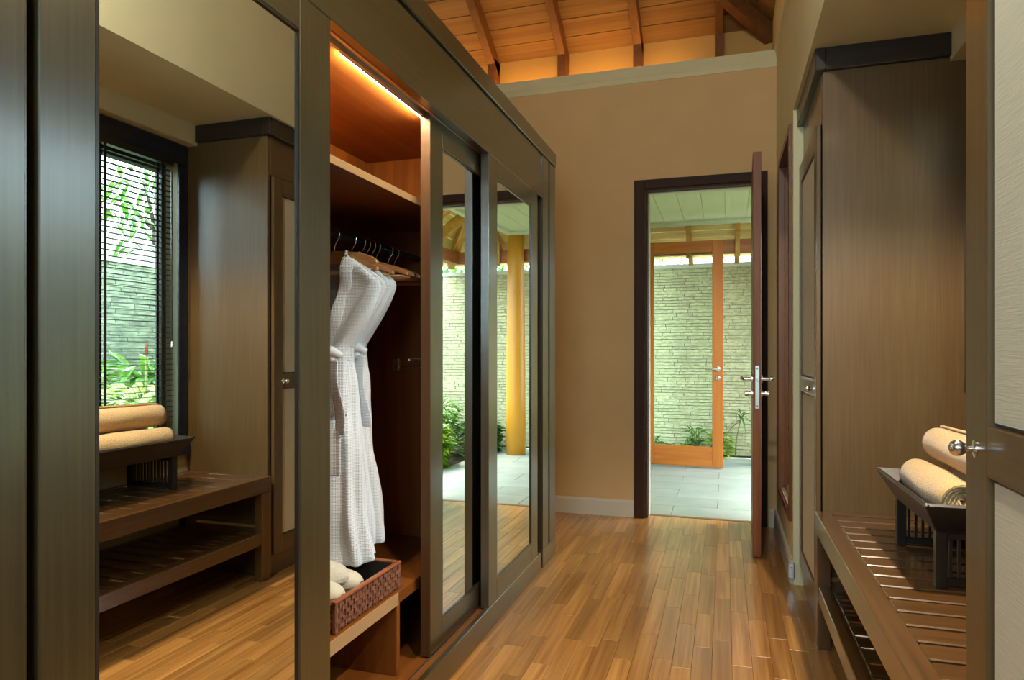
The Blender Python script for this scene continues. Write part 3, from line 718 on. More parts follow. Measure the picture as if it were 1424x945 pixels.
# ------------------------------------------------------------ basket with slippers
bk = empty('wicker_basket', (-1.14, 1.79, .338), 'brown woven rattan basket of slippers on the low wardrobe shelf', 'basket')
bx0, bx1, by0, by1, bz0, bz1 = -1.32, -1.0, 1.595, 1.978, .341, .425
B('base', M_dark, bk, bx0+.012, bx1-.012, by0+.012, by1-.012, bz0, bz0+.006, bevel=0)
def weave(ax, fixed, a0, a1, nrm):
    mb = MB(); n = int(round((a1-a0)/.0155)); rows = 5; hh = (bz1-bz0-.012)/rows
    for k in range(n+1):            # vertical stakes
        a = a0 + (a1-a0)*k/n
        p = [(fixed, a) if ax == 'Y' else (a, fixed)][0]
        mb.box(p[0]-.0022, p[0]+.0022, p[1]-.0022, p[1]+.0022, bz0, bz1-.004)
    for r_ in range(rows):
        z = bz0 + .004 + hh*(r_+.5); seg = n*2; up = []; pts = []
        for k in range(seg+1):
            a = a0 + (a1-a0)*k/seg
            off = nrm * .0048 * math.cos(PI*(k/2 + r_)) if k % 2 == 0 else 0.0
            pts.append((fixed+off, a) if ax == 'Y' else (a, fixed+off))
        for k in range(seg):
            (xa, ya), (xb, yb) = pts[k], pts[k+1]; h_ = hh*.42; t_ = nrm*.0016
            q = (t_, 0) if ax == 'Y' else (0, t_)
            vs = [(xa-q[0], ya-q[1], z-h_), (xb-q[0], yb-q[1], z-h_), (xb-q[0], yb-q[1], z+h_), (xa-q[0], ya-q[1], z+h_),
                  (xa+q[0], ya+q[1], z-h_), (xb+q[0], yb+q[1], z-h_), (xb+q[0], yb+q[1], z+h_), (xa+q[0], ya+q[1], z+h_)]
            mb.add(vs, [(0,1,2,3),(7,6,5,4),(0,4,5,1),(3,2,6,7),(0,3,7,4),(1,5,6,2)])
    return mb
weave('Y', bx1-.006, by0+.012, by1-.012, 1).build('woven_side', M_rattan, bk); weave('Y', bx0+.006, by0+.012, by1-.012, -1).build('woven_side', M_rattan, bk)
weave('X', by0+.006, bx0+.012, bx1-.012, -1).build('woven_side', M_rattan, bk); weave('X', by1-.006, bx0+.012, bx1-.012, 1).build('woven_side', M_rattan, bk)
B('lining', M_dark, bk, bx1-.013, bx1-.0115, by0+.012, by1-.012, bz0+.006, bz1-.004, bevel=0)
B('lining', M_dark, bk, bx0+.0115, bx0+.013, by0+.012, by1-.012, bz0+.006, bz1-.004, bevel=0)
B('lining', M_dark, bk, bx0+.012, bx1-.012, by1-.013, by1-.0115, bz0+.006, bz1-.004, bevel=0)
for x in (bx0+.006, bx1-.006):
    for y in (by0+.006, by1-.006):
        B('corner_post', M_rattan, bk, x-.007, x+.007, y-.007, y+.007, bz0-.003, bz1, bevel=.003)
M_rim = wood('basket_rim', s2l(120, 64, 36), s2l(152, 88, 52), 'Y', .4, coat=.3)
for a in ((bx0-.002, bx0+.013, by0-.002, by1+.002), (bx1-.013, bx1+.002, by0-.002, by1+.002), (bx0+.013, bx1-.013, by0-.002, by0+.013), (bx0+.013, bx1-.013, by1-.013, by1+.002)):
    B('rim', M_rim, bk, *a, bz1-.006, bz1+.004, bevel=.003)
def outline(t):      # slipper sole half-width along its length, t 0 heel .. 1 toe
    return .030*math.sqrt(max(0, 1-((t-.16)/.17)**2)) if t < .16 else (.030 + .010*math.sin(min(1, (t-.16)/.55)*PI/2) if t < .72 else .040*math.sqrt(max(0.0, 1-((t-.72)/.285)**2)))
def slipper(label, loc, rot, k=0):
    r = empty('slipper', (0, 0, 0), label, 'slipper', 'white slippers in the wicker basket'); L = .235
    N = 30; sole = MB(); top = []; 
    ps = [(L*(i/N), outline(i/N)) for i in range(N+1)]
    poly = [(x, w_) for x, w_ in ps] + [(x, -w_) for x, w_ in ps[::-1][1:-1]]
    sole.prism(poly, 'Z', 0, .009); sole.build('sole', M_slip, r, .003, seg=2, smooth=False)
    rows = []
    for i in range(13):
        t = .42 + .575*i/12; w_ = outline(min(t, .998)); q = i/12
        h = .060*(1 - .25*q)*math.sqrt(max(0.02, 1 - max(0, q-.45)**2/.36)) if q < 1 else .006
        row = []
        for j in range(13):
            th = PI*j/12; back = -.03*math.sin(th)**2*(1-q)*(1 if j != 6 else 1.25)
            pk_ = 1 + .35*(1-q)**2*math.sin(th)**6; row.append((L*t - .045*(1-q)*math.sin(th)**3, w_*1.0*math.cos(th), .007 + h*pk_*math.sin(th)**(.8 + .5*(1-q))))
        rows.append(row)
    o = cloth_strip(rows, 'toe_cap', M_slip, r, .005)
    r.rotation_euler = rot; r.location = loc
    return r
R_ = math.radians
slipper('white slipper at the front corner of the wicker basket', (-1.288, 1.655, .352), (0, R_(-6), R_(-2)))
slipper('white slipper lying second from the basket front corner', (-1.292, 1.745, .352), (0, R_(-7), R_(-3)))
slipper('white slipper third along, tilted up beside the toe caps', (-1.295, 1.838, .354), (R_(12), R_(-7), R_(2)))
slipper('white folded slipper resting on top at the back of the basket', (-1.295, 1.70, .420), (R_(8), R_(2), R_(30)))

# ============================================================ RIGHT-HAND CABINETS
def cabinet(y0, y1, label, knob_y, loc, xf=.352, st=.068):
    c = empty('cupboard', loc, label, 'cupboard')
    B('side_panel', WC['Z'], c, xf+.002, XA-.012, y0, y0+.022, 0, 2.165)
    B('side_panel', WC['Z'], c, xf+.002, XA-.012, y1-.022, y1, 0, 2.165)
    B('back_panel', WC['Z'], c, XA-.012, XA-.002, y0, y1, 0, 2.14)
    B('plinth', WC['Y'], c, xf, xf+.02, y0+.022, y1-.022, 0, .10)
    B('top_rail', WC['Y'], c, xf, xf+.02, y0+.022, y1-.022, 1.975, 2.165)
    B('inner_floor', WC['Y'], c, xf+.02, XA-.012, y0+.022, y1-.022, .08, .10)
    B('crown', WB['Y'], c, .325, xf+.01, y0-.02, y1, 2.165, 2.248, bevel=.003)
    B('crown', WB['X'], c, xf+.01, .775, y0-.02, y0+.01, 2.165, 2.248, bevel=.003)
    # door
    a0, a1, z0, z1 = y0+.025, y1-.012, .105, 1.968
    body = MB(); body.box(xf-.018, xf, a0, a0+st, z0, z1); body.box(xf-.018, xf, a1-st, a1, z0, z1)
    d = body.build('cupboard_door', WC['Z'], c, .002)
    for q in ((z0, z0+.08), (.923, .995), (z1-.08, z1)): B('door_rail', WC['Y'], d, xf-.018, xf, a0+st, a1-st, *q)
    for q in ((z0+.08, .923), (.995, z1-.08)):
        B('door_panel', M_cloth, d, xf-.010, xf-.002, a0+st+.006, a1-st-.006, q[0]+.006, q[1]-.006, bevel=0)
        f = MB(); 
        for e in ((a0+st, a0+st+.006, q[0], q[1]), (a1-st-.006, a1-st, q[0], q[1])): f.box(xf-.006, xf-.003, *e)
        for e in ((q[0], q[0]+.006), (q[1]-.006, q[1])): f.box(xf-.006, xf-.003, a0+st+.006, a1-st-.006, *e)
        f.build('panel_recess', WB['Z'], d)
    kn = MB().lathe((xf-.018, knob_y, .958), [(.013, 0), (.013, -.002), (.005, -.004), (.0045, -.011), (.008, -.014), (.0115, -.020), (.012, -.026), (.009, -.032), (.003, -.035)], 20, 'X')
    shade_auto(kn.build('knob', M_chrome, d), 1.0)
    return c
cabinet(2.80, 3.455, 'tall smoked-wood cupboard with pale panels at the far end of the bench', 2.895, (.55, 3.1, 0))
cabinet(0.30, 1.215, 'near tall cupboard with pale textured door panels and round knob, cut by the frame edge', 1.160, (.55, .75, 0), .372, .085)

# ============================================================ BENCH
bn = empty('slatted_bench', (.58, 2.0, 0), 'brown two-tier slatted wooden bench below the garden window', 'bench')
ba, bb = 1.235, 2.795
zT = .50
B('front_rail', WN['Y'], bn, .325, .382, ba, bb, zT-.075, zT, bevel=.003)
B('back_rail', WN['Y'], bn, XA-.062, XA-.016, ba, bb, zT-.075, zT, bevel=.003)
B('end_rail', WN['X'], bn, .382, XA-.062, bb-.045, bb, zT-.06, zT-.0005)
B('end_rail', WN['X'], bn, .382, XA-.062, ba, ba+.03, zT-.06, zT-.0005)
sy = bb-.045-.014; 
while sy - .074 > ba + .03:
    B('slat', WN['X'], bn, .382, XA-.062, sy-.074, sy, zT-.022, zT-.001, bevel=.003); sy -= .0883
B('slat_bearer', WN['Y'], bn, .382, .40, ba+.03, bb-.045, zT-.06, zT-.022); B('slat_bearer', WN['Y'], bn, XA-.08, XA-.062, ba+.03, bb-.045, zT-.06, zT-.022)
for x in (.326, XA-.062-.0):
    for y in (ba, bb-.068):
        B('leg', WN['Z'], bn, x, x+.046, y+.001, y+.067, 0, zT-.075)
zl = .235
B('front_rail', WN['Y'], bn, .330, .385-.01, ba+.068, bb-.068, zl-.06, zl, bevel=.003)
B('back_rail', WN['Y'], bn, XA-.06, XA-.02, ba+.068, bb-.068, zl-.06, zl)
sy = bb-.075
while sy - .074 > ba + .07:
    B('shelf_slat', WN['X'], bn, .375, XA-.06, sy-.074, sy, zl-.022, zl-.001, bevel=.003); sy -= .0883

# ============================================================ TRAY ON STAND
tr = empty('serving_tray', (.645, 2.18, zT), 'near-black wooden tray on lattice legs standing on the bench', 'tray')
tx0, tx1, ty0, ty1 = .512, .772, 1.962, 2.395
zb, zr = .652, .722
B('tray_base', WB['Y'], tr, tx0, tx1, ty0, ty1, zb-.008, zb+.006)
rx0, rx1, ry0, ry1 = .468, .812, 1.885, 2.455
def flare(c0, c1, c2, c3, name):   # bottom pair c0,c1 -> top pair c2,c3 (outer), thickness inward
    cen = Vector(((tx0+tx1)/2, (ty0+ty1)/2, .72)); vs = [Vector(c) for c in (c0, c1, c2, c3)]
    n_ = (vs[1]-vs[0]).cross(vs[3]-vs[0]).normalized()
    if n_.dot(cen - vs[0]) < 0: n_ = -n_
    MB().add(vs + [v + n_*.012 for v in vs], [(0,1,2,3),(7,6,5,4),(0,4,5,1),(1,5,6,2),(2,6,7,3),(3,7,4,0)]).build(name, WB['Y'], tr, .002)
flare((tx0,ty0,zb-.006),(tx0,ty1,zb-.006),(rx0,ry1,zr),(rx0,ry0,zr), 'flared_side')
flare((tx1,ty0,zb-.006),(tx1,ty1,zb-.006),(rx1,ry1,zr),(rx1,ry0,zr), 'flared_side')
flare((tx0,ty0,zb-.006),(tx1,ty0,zb-.006),(rx1,ry0,zr),(rx0,ry0,zr), 'flared_side')
flare((tx0,ty1,zb-.006),(tx1,ty1,zb-.006),(rx1,ry1,zr),(rx0,ry1,zr), 'flared_side')
for y in (ty0, ty1-.026):
    for x in (tx0, tx1-.026): B('leg', WB['Z'], tr, x, x+.026, y, y+.026, zT, zb-.008)
    B('leg_rail', WB['X'], tr, tx0+.026, tx1-.026, y+.004, y+.022, zT+.006, zT+.028)
    B('leg_rail', WB['X'], tr, tx0+.026, tx1-.026, y+.004, y+.022, zb-.026, zb-.008)
    nb = 11
    for k in range(nb):
        x = tx0+.026 + (tx1-tx0-.052)*(k+.5)/nb; B('lattice_bar', WB['Z'], tr, x-.0035, x+.0035, y+.009, y+.017, zT+.028, zb-.026, bevel=0)
# towels: spiral rolls
def towel(label, x, z, y0, y1, r, ph=0.0, squash=.92):
    t = empty('rolled_towel', (x, (y0+y1)/2, z), label, 'towel', 'rolled beige towels on the tray')
    turns = 4.6; N = 150; rows = []; th0 = .0
    def sp(i):
        q = i / N; rr = .008 + (r - .005 - .008) * q; a = ph + turns * 2*PI * q
        return rr, a
    NY = 14
    for i in range(N+1):
        rr, a = sp(i); row = []
        for k in range(NY+1):
            q = k / NY; yy = y0 + (y1-y0)*q; e = min(q, 1-q)*NY
            rk = rr * (1 - (.10 if e < .5 else (.02 if e < 1.5 else 0)) * (i/N)) + .0012*math.sin(a*3 + q*9)
            bulge = .004*math.sin(q*PI)
            yy += .006*math.sin(a*1.0 + rr*40) * (1 if k in (0,) else (1 if k == NY else 0))
            row.append((x + (rk+bulge*i/N)*math.cos(a), yy, z + squash*(rk+bulge*i/N)*math.sin(a)))
        rows.append(row)
    n = NY + 1; fs = []
    for i in range(N):
        for j in range(NY): fs.append((i*n+j, i*n+j+1, (i+1)*n+j+1, (i+1)*n+j))
    o = MB().add([p for r_ in rows for p in r_], fs).build('towel_roll', M_terry, t, smooth=True, fixn=False)
    so = o.modifiers.new('thick', 'SOLIDIFY'); so.thickness = .0075; so.offset = 0
    # stitched border showing at the rolled end
    st = MB().tube([(x + sp(i)[0]*math.cos(sp(i)[1]), y0 - .003 + .006*math.sin(sp(i)[1] + sp(i)[0]*40), z + squash*sp(i)[0]*math.sin(sp(i)[1])) for i in range(10, N-2, 2)], .0012, 5)
    st.build('stitched_edge', mat('towel_stitch', s2l(120, 112, 92), .9) if 'towel_stitch' not in MATS else MATS['towel_stitch'], t)
    return t
towel('lower rolled beige towel at the front of the dark tray, its spiral end showing', .572, .668+.056, 1.962, 2.40, .057, 1.0)
towel('rolled beige towel lying at the window side of the tray beneath the top one', .700, .668+.056, 1.962, 2.40, .057, 2.0)
towel('top rolled beige towel resting on the two lower rolls', .636, .822, 1.93, 2.42, .060, 4.0)

# recessed soffit lamp above the bench
def downlight(x, y, z, e, label, spot=2.2):
    d = empty('ceiling_downlight', (x, y, z), label, 'ceiling light')
    MB().lathe((x, y, z), [(.048, -.001), (.052, -.004), (.040, -.004), (.036, -.002)], 24).build('bezel', M_alu, d)
    MB().lathe((x, y, z-.0025), [(.034, 0), (.034, .002)], 24).build('lens', M_lampglow, d)
    l = lamp('downlight_lamp', 'SPOT', (0, 0, -.012), e, (1.0, .84, .62), .03, (0, 0, 0), spot=spot, blend=.35); l.parent = d
downlight(.54, 1.62, 2.25, 60, 'small recessed downlight in the alcove soffit above the bench')
# unseen pendant added as fill light, hung high over the corridor
def pendant(x, y, z, e, label):
    d = empty('fill_pendant', (x, y, z), label, 'pendant lamp')
    MB().tube([(x, y, z+.16), (x, y, 3.55)], .004, 6).build('cord', M_cord, d)
    MB().lathe((x, y, z), [(.14, 0), (.14, .002), (.10, .16), (.098, .16), (.136, .002)], 28).build('lamp_shade', M_trim, d, smooth=True)
    MB().lathe((x, y, z+.05), [(.005, -.03), (.03, -.015), (.035, 0), (.02, .03), (.012, .05)], 16).build('bulb', M_lampglow, d, smooth=True)
    l = lamp('fill_pendant_light', 'POINT', (0, 0, -.03), e, (1.0, .90, .76), .06); l.parent = d
pendant(-.10, 1.15, 2.80, 23, 'unseen shaded pendant lamp added as fill light high over the corridor between wardrobe and bench')

# ============================================================ OUTSIDE
gd = MB().box(-6, 12, 4.70, 17, -.30, -.03).box(.99, 12, -4, 4.70, -.30, -.03).build('ground', M_soil, None, kind='structure')
# paving
pv = empty('patio', (0, 0, 0), kind='structure')
MB().box(-.95, .66, 4.68, 7.36, -.06, -.008).build('patio_bed', M_joint, pv)
y = 4.685
ty = 0
while y < 7.35:
    x = -.95 - (.3 if ty % 2 else 0)
    while x < .65:
        B('paving_tile', M_paver, pv, max(x, -.95)+.0015, min(x+.6, .658)-.0015, y+.0015, min(y+.3, 7.36)-.0015, -.008, 0, bevel=.001); x += .6
    y += .3; ty += 1
# stacked stone walls
def stone_wall(name, axis, fixed, a0, a1, ztop, vis, thick=.16, ch=.0345, sgn=-1, nmax=290):
    w_ = empty(name, (0, 0, 0), kind='structure')
    core = MB(); back = fixed - sgn*thick
    q = (a0, a1, min(fixed-sgn*.012, back), max(fixed-sgn*.012, back)) if axis == 'X' else (min(fixed-sgn*.012, back), max(fixed-sgn*.012, back), a0, a1)
    core.box(*q, -.05, ztop); core.build('wall_core', M_mortar, w_)
    rnd = random.Random(len(name)); pcs = []
    z = .0
    while z < ztop - .01:
        h = ch * rnd.uniform(.85, 1.15); a = a0 - rnd.uniform(0, .2)
        while a < a1:
            L = rnd.uniform(.12, .34); b0, b1 = max(a, a0), min(a+L, a1)
            if b1 - b0 > .02: pcs.append((b0, b1, z, min(z+h, ztop), rnd.uniform(0, .010)))
            a += L
        z += h
    pcs.sort(key=lambda p: 0 if vis(p) else 1)
    # of those in view keep the largest as single bricks
    seen = [p for p in pcs if vis(p)]; other = [p for p in pcs if not vis(p)]
    seen.sort(key=lambda p: -(p[1]-p[0])*(p[3]-p[2])); rest = MB()
    def bx(mb, p):
        g_ = .0022; f0, f1 = fixed - sgn*.014, fixed + sgn*p[4]
        f0, f1 = min(f0, f1), max(f0, f1)
        if axis == 'X': mb.box(p[0]+g_, p[1]-g_, f0, f1, p[2]+g_, p[3]-g_)
        else: mb.box(f0, f1, p[0]+g_, p[1]-g_, p[2]+g_, p[3]-g_)
        return mb
    for k, p in enumerate(seen):
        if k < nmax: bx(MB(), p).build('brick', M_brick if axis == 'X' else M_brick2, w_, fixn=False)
        else: bx(rest, p)
    for p in other: bx(rest, p)
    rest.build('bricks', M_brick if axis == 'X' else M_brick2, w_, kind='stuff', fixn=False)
    if axis == 'X': cp = (a0-.02, a1+.02, min(back, fixed)-.02, max(back, fixed)+.02)
    else: cp = (min(back, fixed)-.02, max(back, fixed)+.02, a0-.02, a1+.02)
    B('coping', mat('coping_stone', s2l(196, 200, 182), .8) if 'coping_stone' not in MATS else MATS['coping_stone'], w_, *cp, ztop, ztop+.045, bevel=.004)
stone_wall('garden_wall_back', 'X', 7.60, -1.5, 3.9, 2.02, lambda p: -.80 < p[0] < 1.40 and p[2] > .1)
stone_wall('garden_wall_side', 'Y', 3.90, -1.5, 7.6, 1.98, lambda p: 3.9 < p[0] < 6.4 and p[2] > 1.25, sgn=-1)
# porch: wall, ceiling, roof, beam, column
S('porch_wall', M_walll, -1.05, -.95, 4.68, 7.0, -.05, 2.45)
pc = empty('porch_ceiling', (0, 0, 0), kind='structure')
x = -.95
while x < .41:
    B('ceiling_board', M_ceilout, pc, x+.0015, min(x+.19, .42)-.0015, 4.68, 6.94, 2.395, 2.41, bevel=.001); x += .19
B('cornice_strip', M_ceilout, pc, -.95, .42, 6.90, 6.955, 2.36, 2.41); B('cornice_strip', M_ceilout, pc, .40, .45, 4.68, 6.955, 2.36, 2.43)
MB().box(-1.05, .42, 4.68, 6.94, 2.41, 2.43).build('ceiling_deck', M_ceilout, pc)
MB().box(-1.05, .44, 4.70, 6.94, 2.43, 2.60).build('ceiling_void', M_mortar, pc)
prf = empty('porch_roof', (0, 0, 0), kind='structure')
BP, SP = .45, .70; CX, CY = 1.02, 7.10; ZP = 2.36
zb_ = lambda y: ZP - BP*(y-CY); zs_ = lambda x: ZP - SP*(x-CX)
def quad(v, t, name, m): return MB().add(v + [(a, b, c+t) for a, b, c in v], [(0,1,2,3),(7,6,5,4),(0,4,5,1),(1,5,6,2),(2,6,7,3),(3,7,4,0)]).build(name, m, prf)
def hipx(y): return CX + (y-CY)*BP/SP
y = 7.62
while y > 6.0:
    y2 = y - .12; quad([(-1.6, y, zb_(y)), (hipx(y), y, zb_(y)), (hipx(y2+.004), y2+.004, zb_(y2+.004)), (-1.6, y2+.004, zb_(y2+.004))], .012, 'roof_board', M_exboard); y = y2
def hipy(x): return CY + (x-CX)*SP/BP
M_exboardY = wood('porch_roof_board_side', s2l(200, 180, 110), s2l(222, 204, 138), 'Y', 0.7, g=18, vary=0.04)
x = 1.35
while x > .3:
    x2 = x - .11; quad([(x, 4.7, zs_(x)), (x, min(hipy(x), 7.62), zs_(x)), (x2+.004, min(hipy(x2), 7.62), zs_(x2+.004)), (x2+.004, 4.7, zs_(x2+.004))], .012, 'roof_board', M_exboardY); x = x2
B('beam', M_exbeam, prf, -1.3, CX+.03, 7.06, 7.14, 2.09, 2.225, bevel=.004)
B('beam', M_exbeam, prf, CX-.04, CX+.04, 4.7, 7.06, 2.09, 2.225, bevel=.004)
for x in (-.82, -.35, .12, .59):
    MB().bar((x, 6.96, zb_(6.96)-.05), (x, 7.60, zb_(7.60)-.05), .05, .09).build('rafter', M_exraft, prf, .003)
    B('hanger_post', M_exraft, prf, x-.022, x+.022, 7.02, 7.058, 2.05, zb_(7.06)-.02)
for y in (6.55, 6.1, 5.65, 5.2):
    MB().bar((1.30, y, zs_(1.30)-.06), (.46, y, zs_(.46)-.06), .06, .11).build('rafter', M_exraft, prf, .003)
MB().bar((CX+.2, CY+.2*SP/BP, ZP-.2*SP-.08), (.46, hipy(.46), zs_(.46)-.08), .08, .13).build('hip_rafter', M_exraft, prf, .003)
# thatch fringe hanging along the eaves
fg = MB(); rf = random.Random(4)
for k in range(700):
    x = rf.uniform(-1.5, 1.3); L = rf.uniform(.0, .045); z = zb_(7.62) - .0; yy = 7.60+rf.uniform(0, .04); dx = rf.uniform(-.02, .02)
    wv = rf.uniform(.0015, .004); fg.add([(x-wv, yy, z+.03), (x+wv, yy, z+.03), (x+dx, yy+.01, z-L)], [(0,1,2)])
for k in range(500):
    y = rf.uniform(4.7, 7.5); L = rf.uniform(.05, .15); z = zs_(1.36); xx = 1.37+rf.uniform(0, .05); dy = rf.uniform(-.02, .02)
    wv = rf.uniform(.0015, .004); fg.add([(xx, y-wv, z+.03), (xx, y+wv, z+.03), (xx+.01, y+dy, z-L)], [(0,1,2)])
tag(fg.build('thatch_fringe', M_straw, None, fixn=False), 'thin straw fringe of the thatch hanging along the porch eaves', 'thatch', kind='stuff')
cl = empty('porch_column', (.375, 7.0, 0), 'round ochre yellow porch column seen in the far mirror door', 'column')
MB().lathe((.375, 7.0, 0), [(.105, 0), (.104, .6), (.098, 1.5), (.092, 2.1), (.090, 2.36)], 36).build('shaft', M_column, cl, smooth=True)
# glazed timber door outside
gd2 = empty('door_2', (-.75, 6.74, 0), kind='structure')
GR = Matrix.Translation((-.755, 6.745, 0)) @ Matrix.Rotation(math.radians(-4.5), 4, 'Z')
def G(name, m, *a, parent=gd2, bevel=.003):
    mb = MB().box(*a); mb.v = [tuple(GR @ Vector(v)) for v in mb.v]; return mb.build(name, m, parent, bevel)
GW, GH = .742, 2.165
G('stile', WH['Z'], 0, .092, -.02, .02, .012, GH); G('stile', WH['Z'], GW-.098, GW, -.02, .02, .012, GH)
G('rail', WH['X'], .092, GW-.098, -.02, .02, .012, .205); G('rail', WH['X'], .092, GW-.098, -.02, .02, GH-.105, GH)
G('glass_pane', M_glass, .088, GW-.094, -.003, .003, .20, GH-.10, bevel=0)
G('hinge_jamb', WH['Z'], -.11, -.004, -.03, .03, 0, 2.36)
def Gm(mb, name, m):
    mb.v = [tuple(GR @ Vector(v)) for v in mb.v]; return shade_auto(mb.build(name, m, gd2))
Gm(MB().lathe((GW-.045, -.02, .945), [(.024, 0), (.024, -.006), (.010, -.008), (.010, -.04)], 18, 'Y'), 'handle_rose', M_chrome)
Gm(MB().tube([(GW-.04, -.058, .945), (GW-.07, -.062, .946), (GW-.16, -.058, .94)], [.010, .009, .007], 10), 'lever_handle', M_chrome)
Gm(MB().lathe((GW-.045, -.02, .862), [(.022, 0), (.022, -.006), (.013, -.008), (.013, -.026), (.009, -.03)], 18, 'Y'), 'thumb_turn', M_chrome)

# ------------------------------------------------------------ plants
def leaf_geo(mb, base, d, L, W, droop=.3, fold=.25, roll=0):
    d = Vector(d).normalized(); up = Vector((0, 0, 1)); r = d.cross(up)
    if r.length < .05: r = Vector((1, 0, 0))
    r.normalize(); r = Matrix.Rotation(roll, 3, d) @ r; n_ = r.cross(d)
    P = []; base = Vector(base)
    for q, ww in ((0, .12), (.3, .9), (.62, .85), (1, .02)):
        c = base + d*L*q - up*droop*L*q*q; P.append((c - r*W*ww/2 + n_*fold*W*ww*.4, c, c + r*W*ww/2 + n_*fold*W*ww*.4))
    vs = [p for t in P for p in t]; fs = []
    for i in range(3):
        for j in range(2): a = i*3+j; fs.append((a, a+1, a+4, a+3))
    mb.add(vs, fs)
def shrub_mesh(seed, R, H, n, L, W, m):
    rnd = random.Random(seed); fo = MB(); st = MB()
    for k in range(9):
        a = rnd.uniform(0, 2*PI); q = rnd.uniform(.2, .8); st.tube([(0, 0, 0), (R*q*.5*math.cos(a), R*q*.5*math.sin(a), H*.45), (R*q*math.cos(a), R*q*math.sin(a), H*rnd.uniform(.6, .95))], [.008, .006, .003], 5)
    for k in range(n):
        a = rnd.uniform(0, 2*PI); z = rnd.uniform(.08, 1); rr = R*math.sqrt(max(0.05, 1-(z*1.05-.4)**2))*rnd.uniform(.45, 1)
        d = Vector((math.cos(a), math.sin(a), rnd.uniform(-.2, .8))); l_ = L*rnd.uniform(.6, 1.2)
        leaf_geo(fo, (rr*math.cos(a)*.8, rr*math.sin(a)*.8, H*z*.92), d + Vector((rnd.uniform(-.5, .5), rnd.uniform(-.5, .5), 0)), l_, W*l_/L, rnd.uniform(.1, .6), .3, rnd.uniform(-.5, .5))
    return fo, st
def frond_mesh(seed, n, L, m):
    rnd = random.Random(seed); fo = MB(); st = MB()
    for k in range(n):
        a = 2*PI*k/n + rnd.uniform(-.3, .3); el = rnd.uniform(.7, 1.3); l_ = L*rnd.uniform(.75, 1.1); pts = []
        for i in range(15):
            q = i/14; pts.append(Vector((math.cos(a)*l_*q*math.cos(el*.6), math.sin(a)*l_*q*math.cos(el*.6), l_*(q*math.sin(el) - .75*q*q*.9)+.25)))
        st.tube([(0, 0, 0)] + [tuple(p) for p in pts], [.010]*2 + [.007 - .0004*i for i in range(14)], 5)
        for i in range(2, 14):
            d = (pts[min(i+1, 14)] - pts[i-1]).normalized(); sd = d.cross(Vector((0, 0, 1))).normalized()
            for s_ in (-1, 1):
                for h_ in (0, .5):
                    p = pts[i].lerp(pts[min(i+1, 14)], h_)
                    leaf_geo(fo, p, sd*s_ + d*.7, l_*.28*(math.sin(PI*(i+.5)/15)+.15), .022, .35, .2)
    return fo, st
def plant(name, label, cat, loc, fo_st, m, rot=0.0, group=None, s_=1.0, stems=M_stem):
    r = empty(name, (0, 0, 0), label, cat, group)
    f, s0 = fo_st; f.build('foliage', m, r, fixn=False); s0.build('stem', stems, r, smooth=True)
    r.location = loc; r.rotation_euler = (0, 0, rot); r.scale = (s_, s_, s_); return r
G1, G2, G3 = 'shrubs beside the patio', 'garden plants outside the bench window', 'trees beyond the garden walls'
plant('broadleaf_shrub', 'bright leafy shrub at the patio edge, largest in the middle mirror door', 'shrub', (1.00, 6.05, -.03), shrub_mesh(1, .36, .46, 800, .13, .05, 0), L_bright, 0, G1)
plant('broadleaf_shrub', 'mid green shrub behind the bright one by the stone wall', 'shrub', (1.12, 6.75, -.03), shrub_mesh(2, .36, .62, 800, .13, .04, 0), L_mid, 0, G1)
plant('broadleaf_shrub', 'low dark shrub at the foot of the ochre column', 'shrub', (.78, 7.18, -.03), shrub_mesh(3, .20, .38, 420, .11, .045, 0), L_deep, 0, G1)
plant('broadleaf_shrub', 'drooping long-leaved shrub overhanging the paving', 'shrub', (.97, 5.52, -.03), shrub_mesh(4, .26, .32, 420, .18, .035, 0), L_pale, 0, G1)
plant('broadleaf_shrub', 'shrub near the window corner of the patio', 'shrub', (1.25, 5.2, -.03), shrub_mesh(5, .35, .5, 300, .14, .05, 0), L_mid, 0, G1)
plant('fern', 'bright green fern at the wall foot right of the glazed door', 'fern', (-.05, 7.45, -.02), shrub_mesh(6, .13, .30, 150, .09, .035, 0), L_bright)
plant('fern', 'small fern seen through the glass beside the door stile', 'fern', (-.30, 7.42, -.02), shrub_mesh(7, .10, .34, 110, .10, .035, 0), L_mid)
plant('ground_cover_plant', 'low creeping plant at the wall foot behind the glass middle', 'plant', (-.50, 7.50, -.02), shrub_mesh(8, .15, .13, 90, .07, .03, 0), L_mid)
plant('ground_cover_plant', 'small leafy plant at the wall foot near the hinge side', 'plant', (-.76, 7.50, -.02), shrub_mesh(9, .13, .22, 90, .09, .03, 0), L_deep)
# spiky stem plant
sf, ss = MB(), MB(); rs_ = random.Random(11)
ss.tube([(0, 0, 0), (.015, 0, .22), (.06, 0, .44)], [.006, .005, .004], 6)
for k in range(16):
    a = 2*PI*k/16 + rs_.uniform(-.2, .2); leaf_geo(sf, (.06, 0, .38+rs_.uniform(0, .10)), (math.cos(a), math.sin(a)*.6, rs_.uniform(-.3, 1.2)), rs_.uniform(.14, .24), .022, .5)
plant('spiky_plant', 'tall spiky stemmed plant against the stone wall right of the glazed door', 'plant', (.10, 7.44, -.02), (sf, ss), L_deep)
MB().box(-1.0, .7, 7.36, 7.40, -.05, .012).build('trim_3', M_ceilout, None, .003, kind='structure')
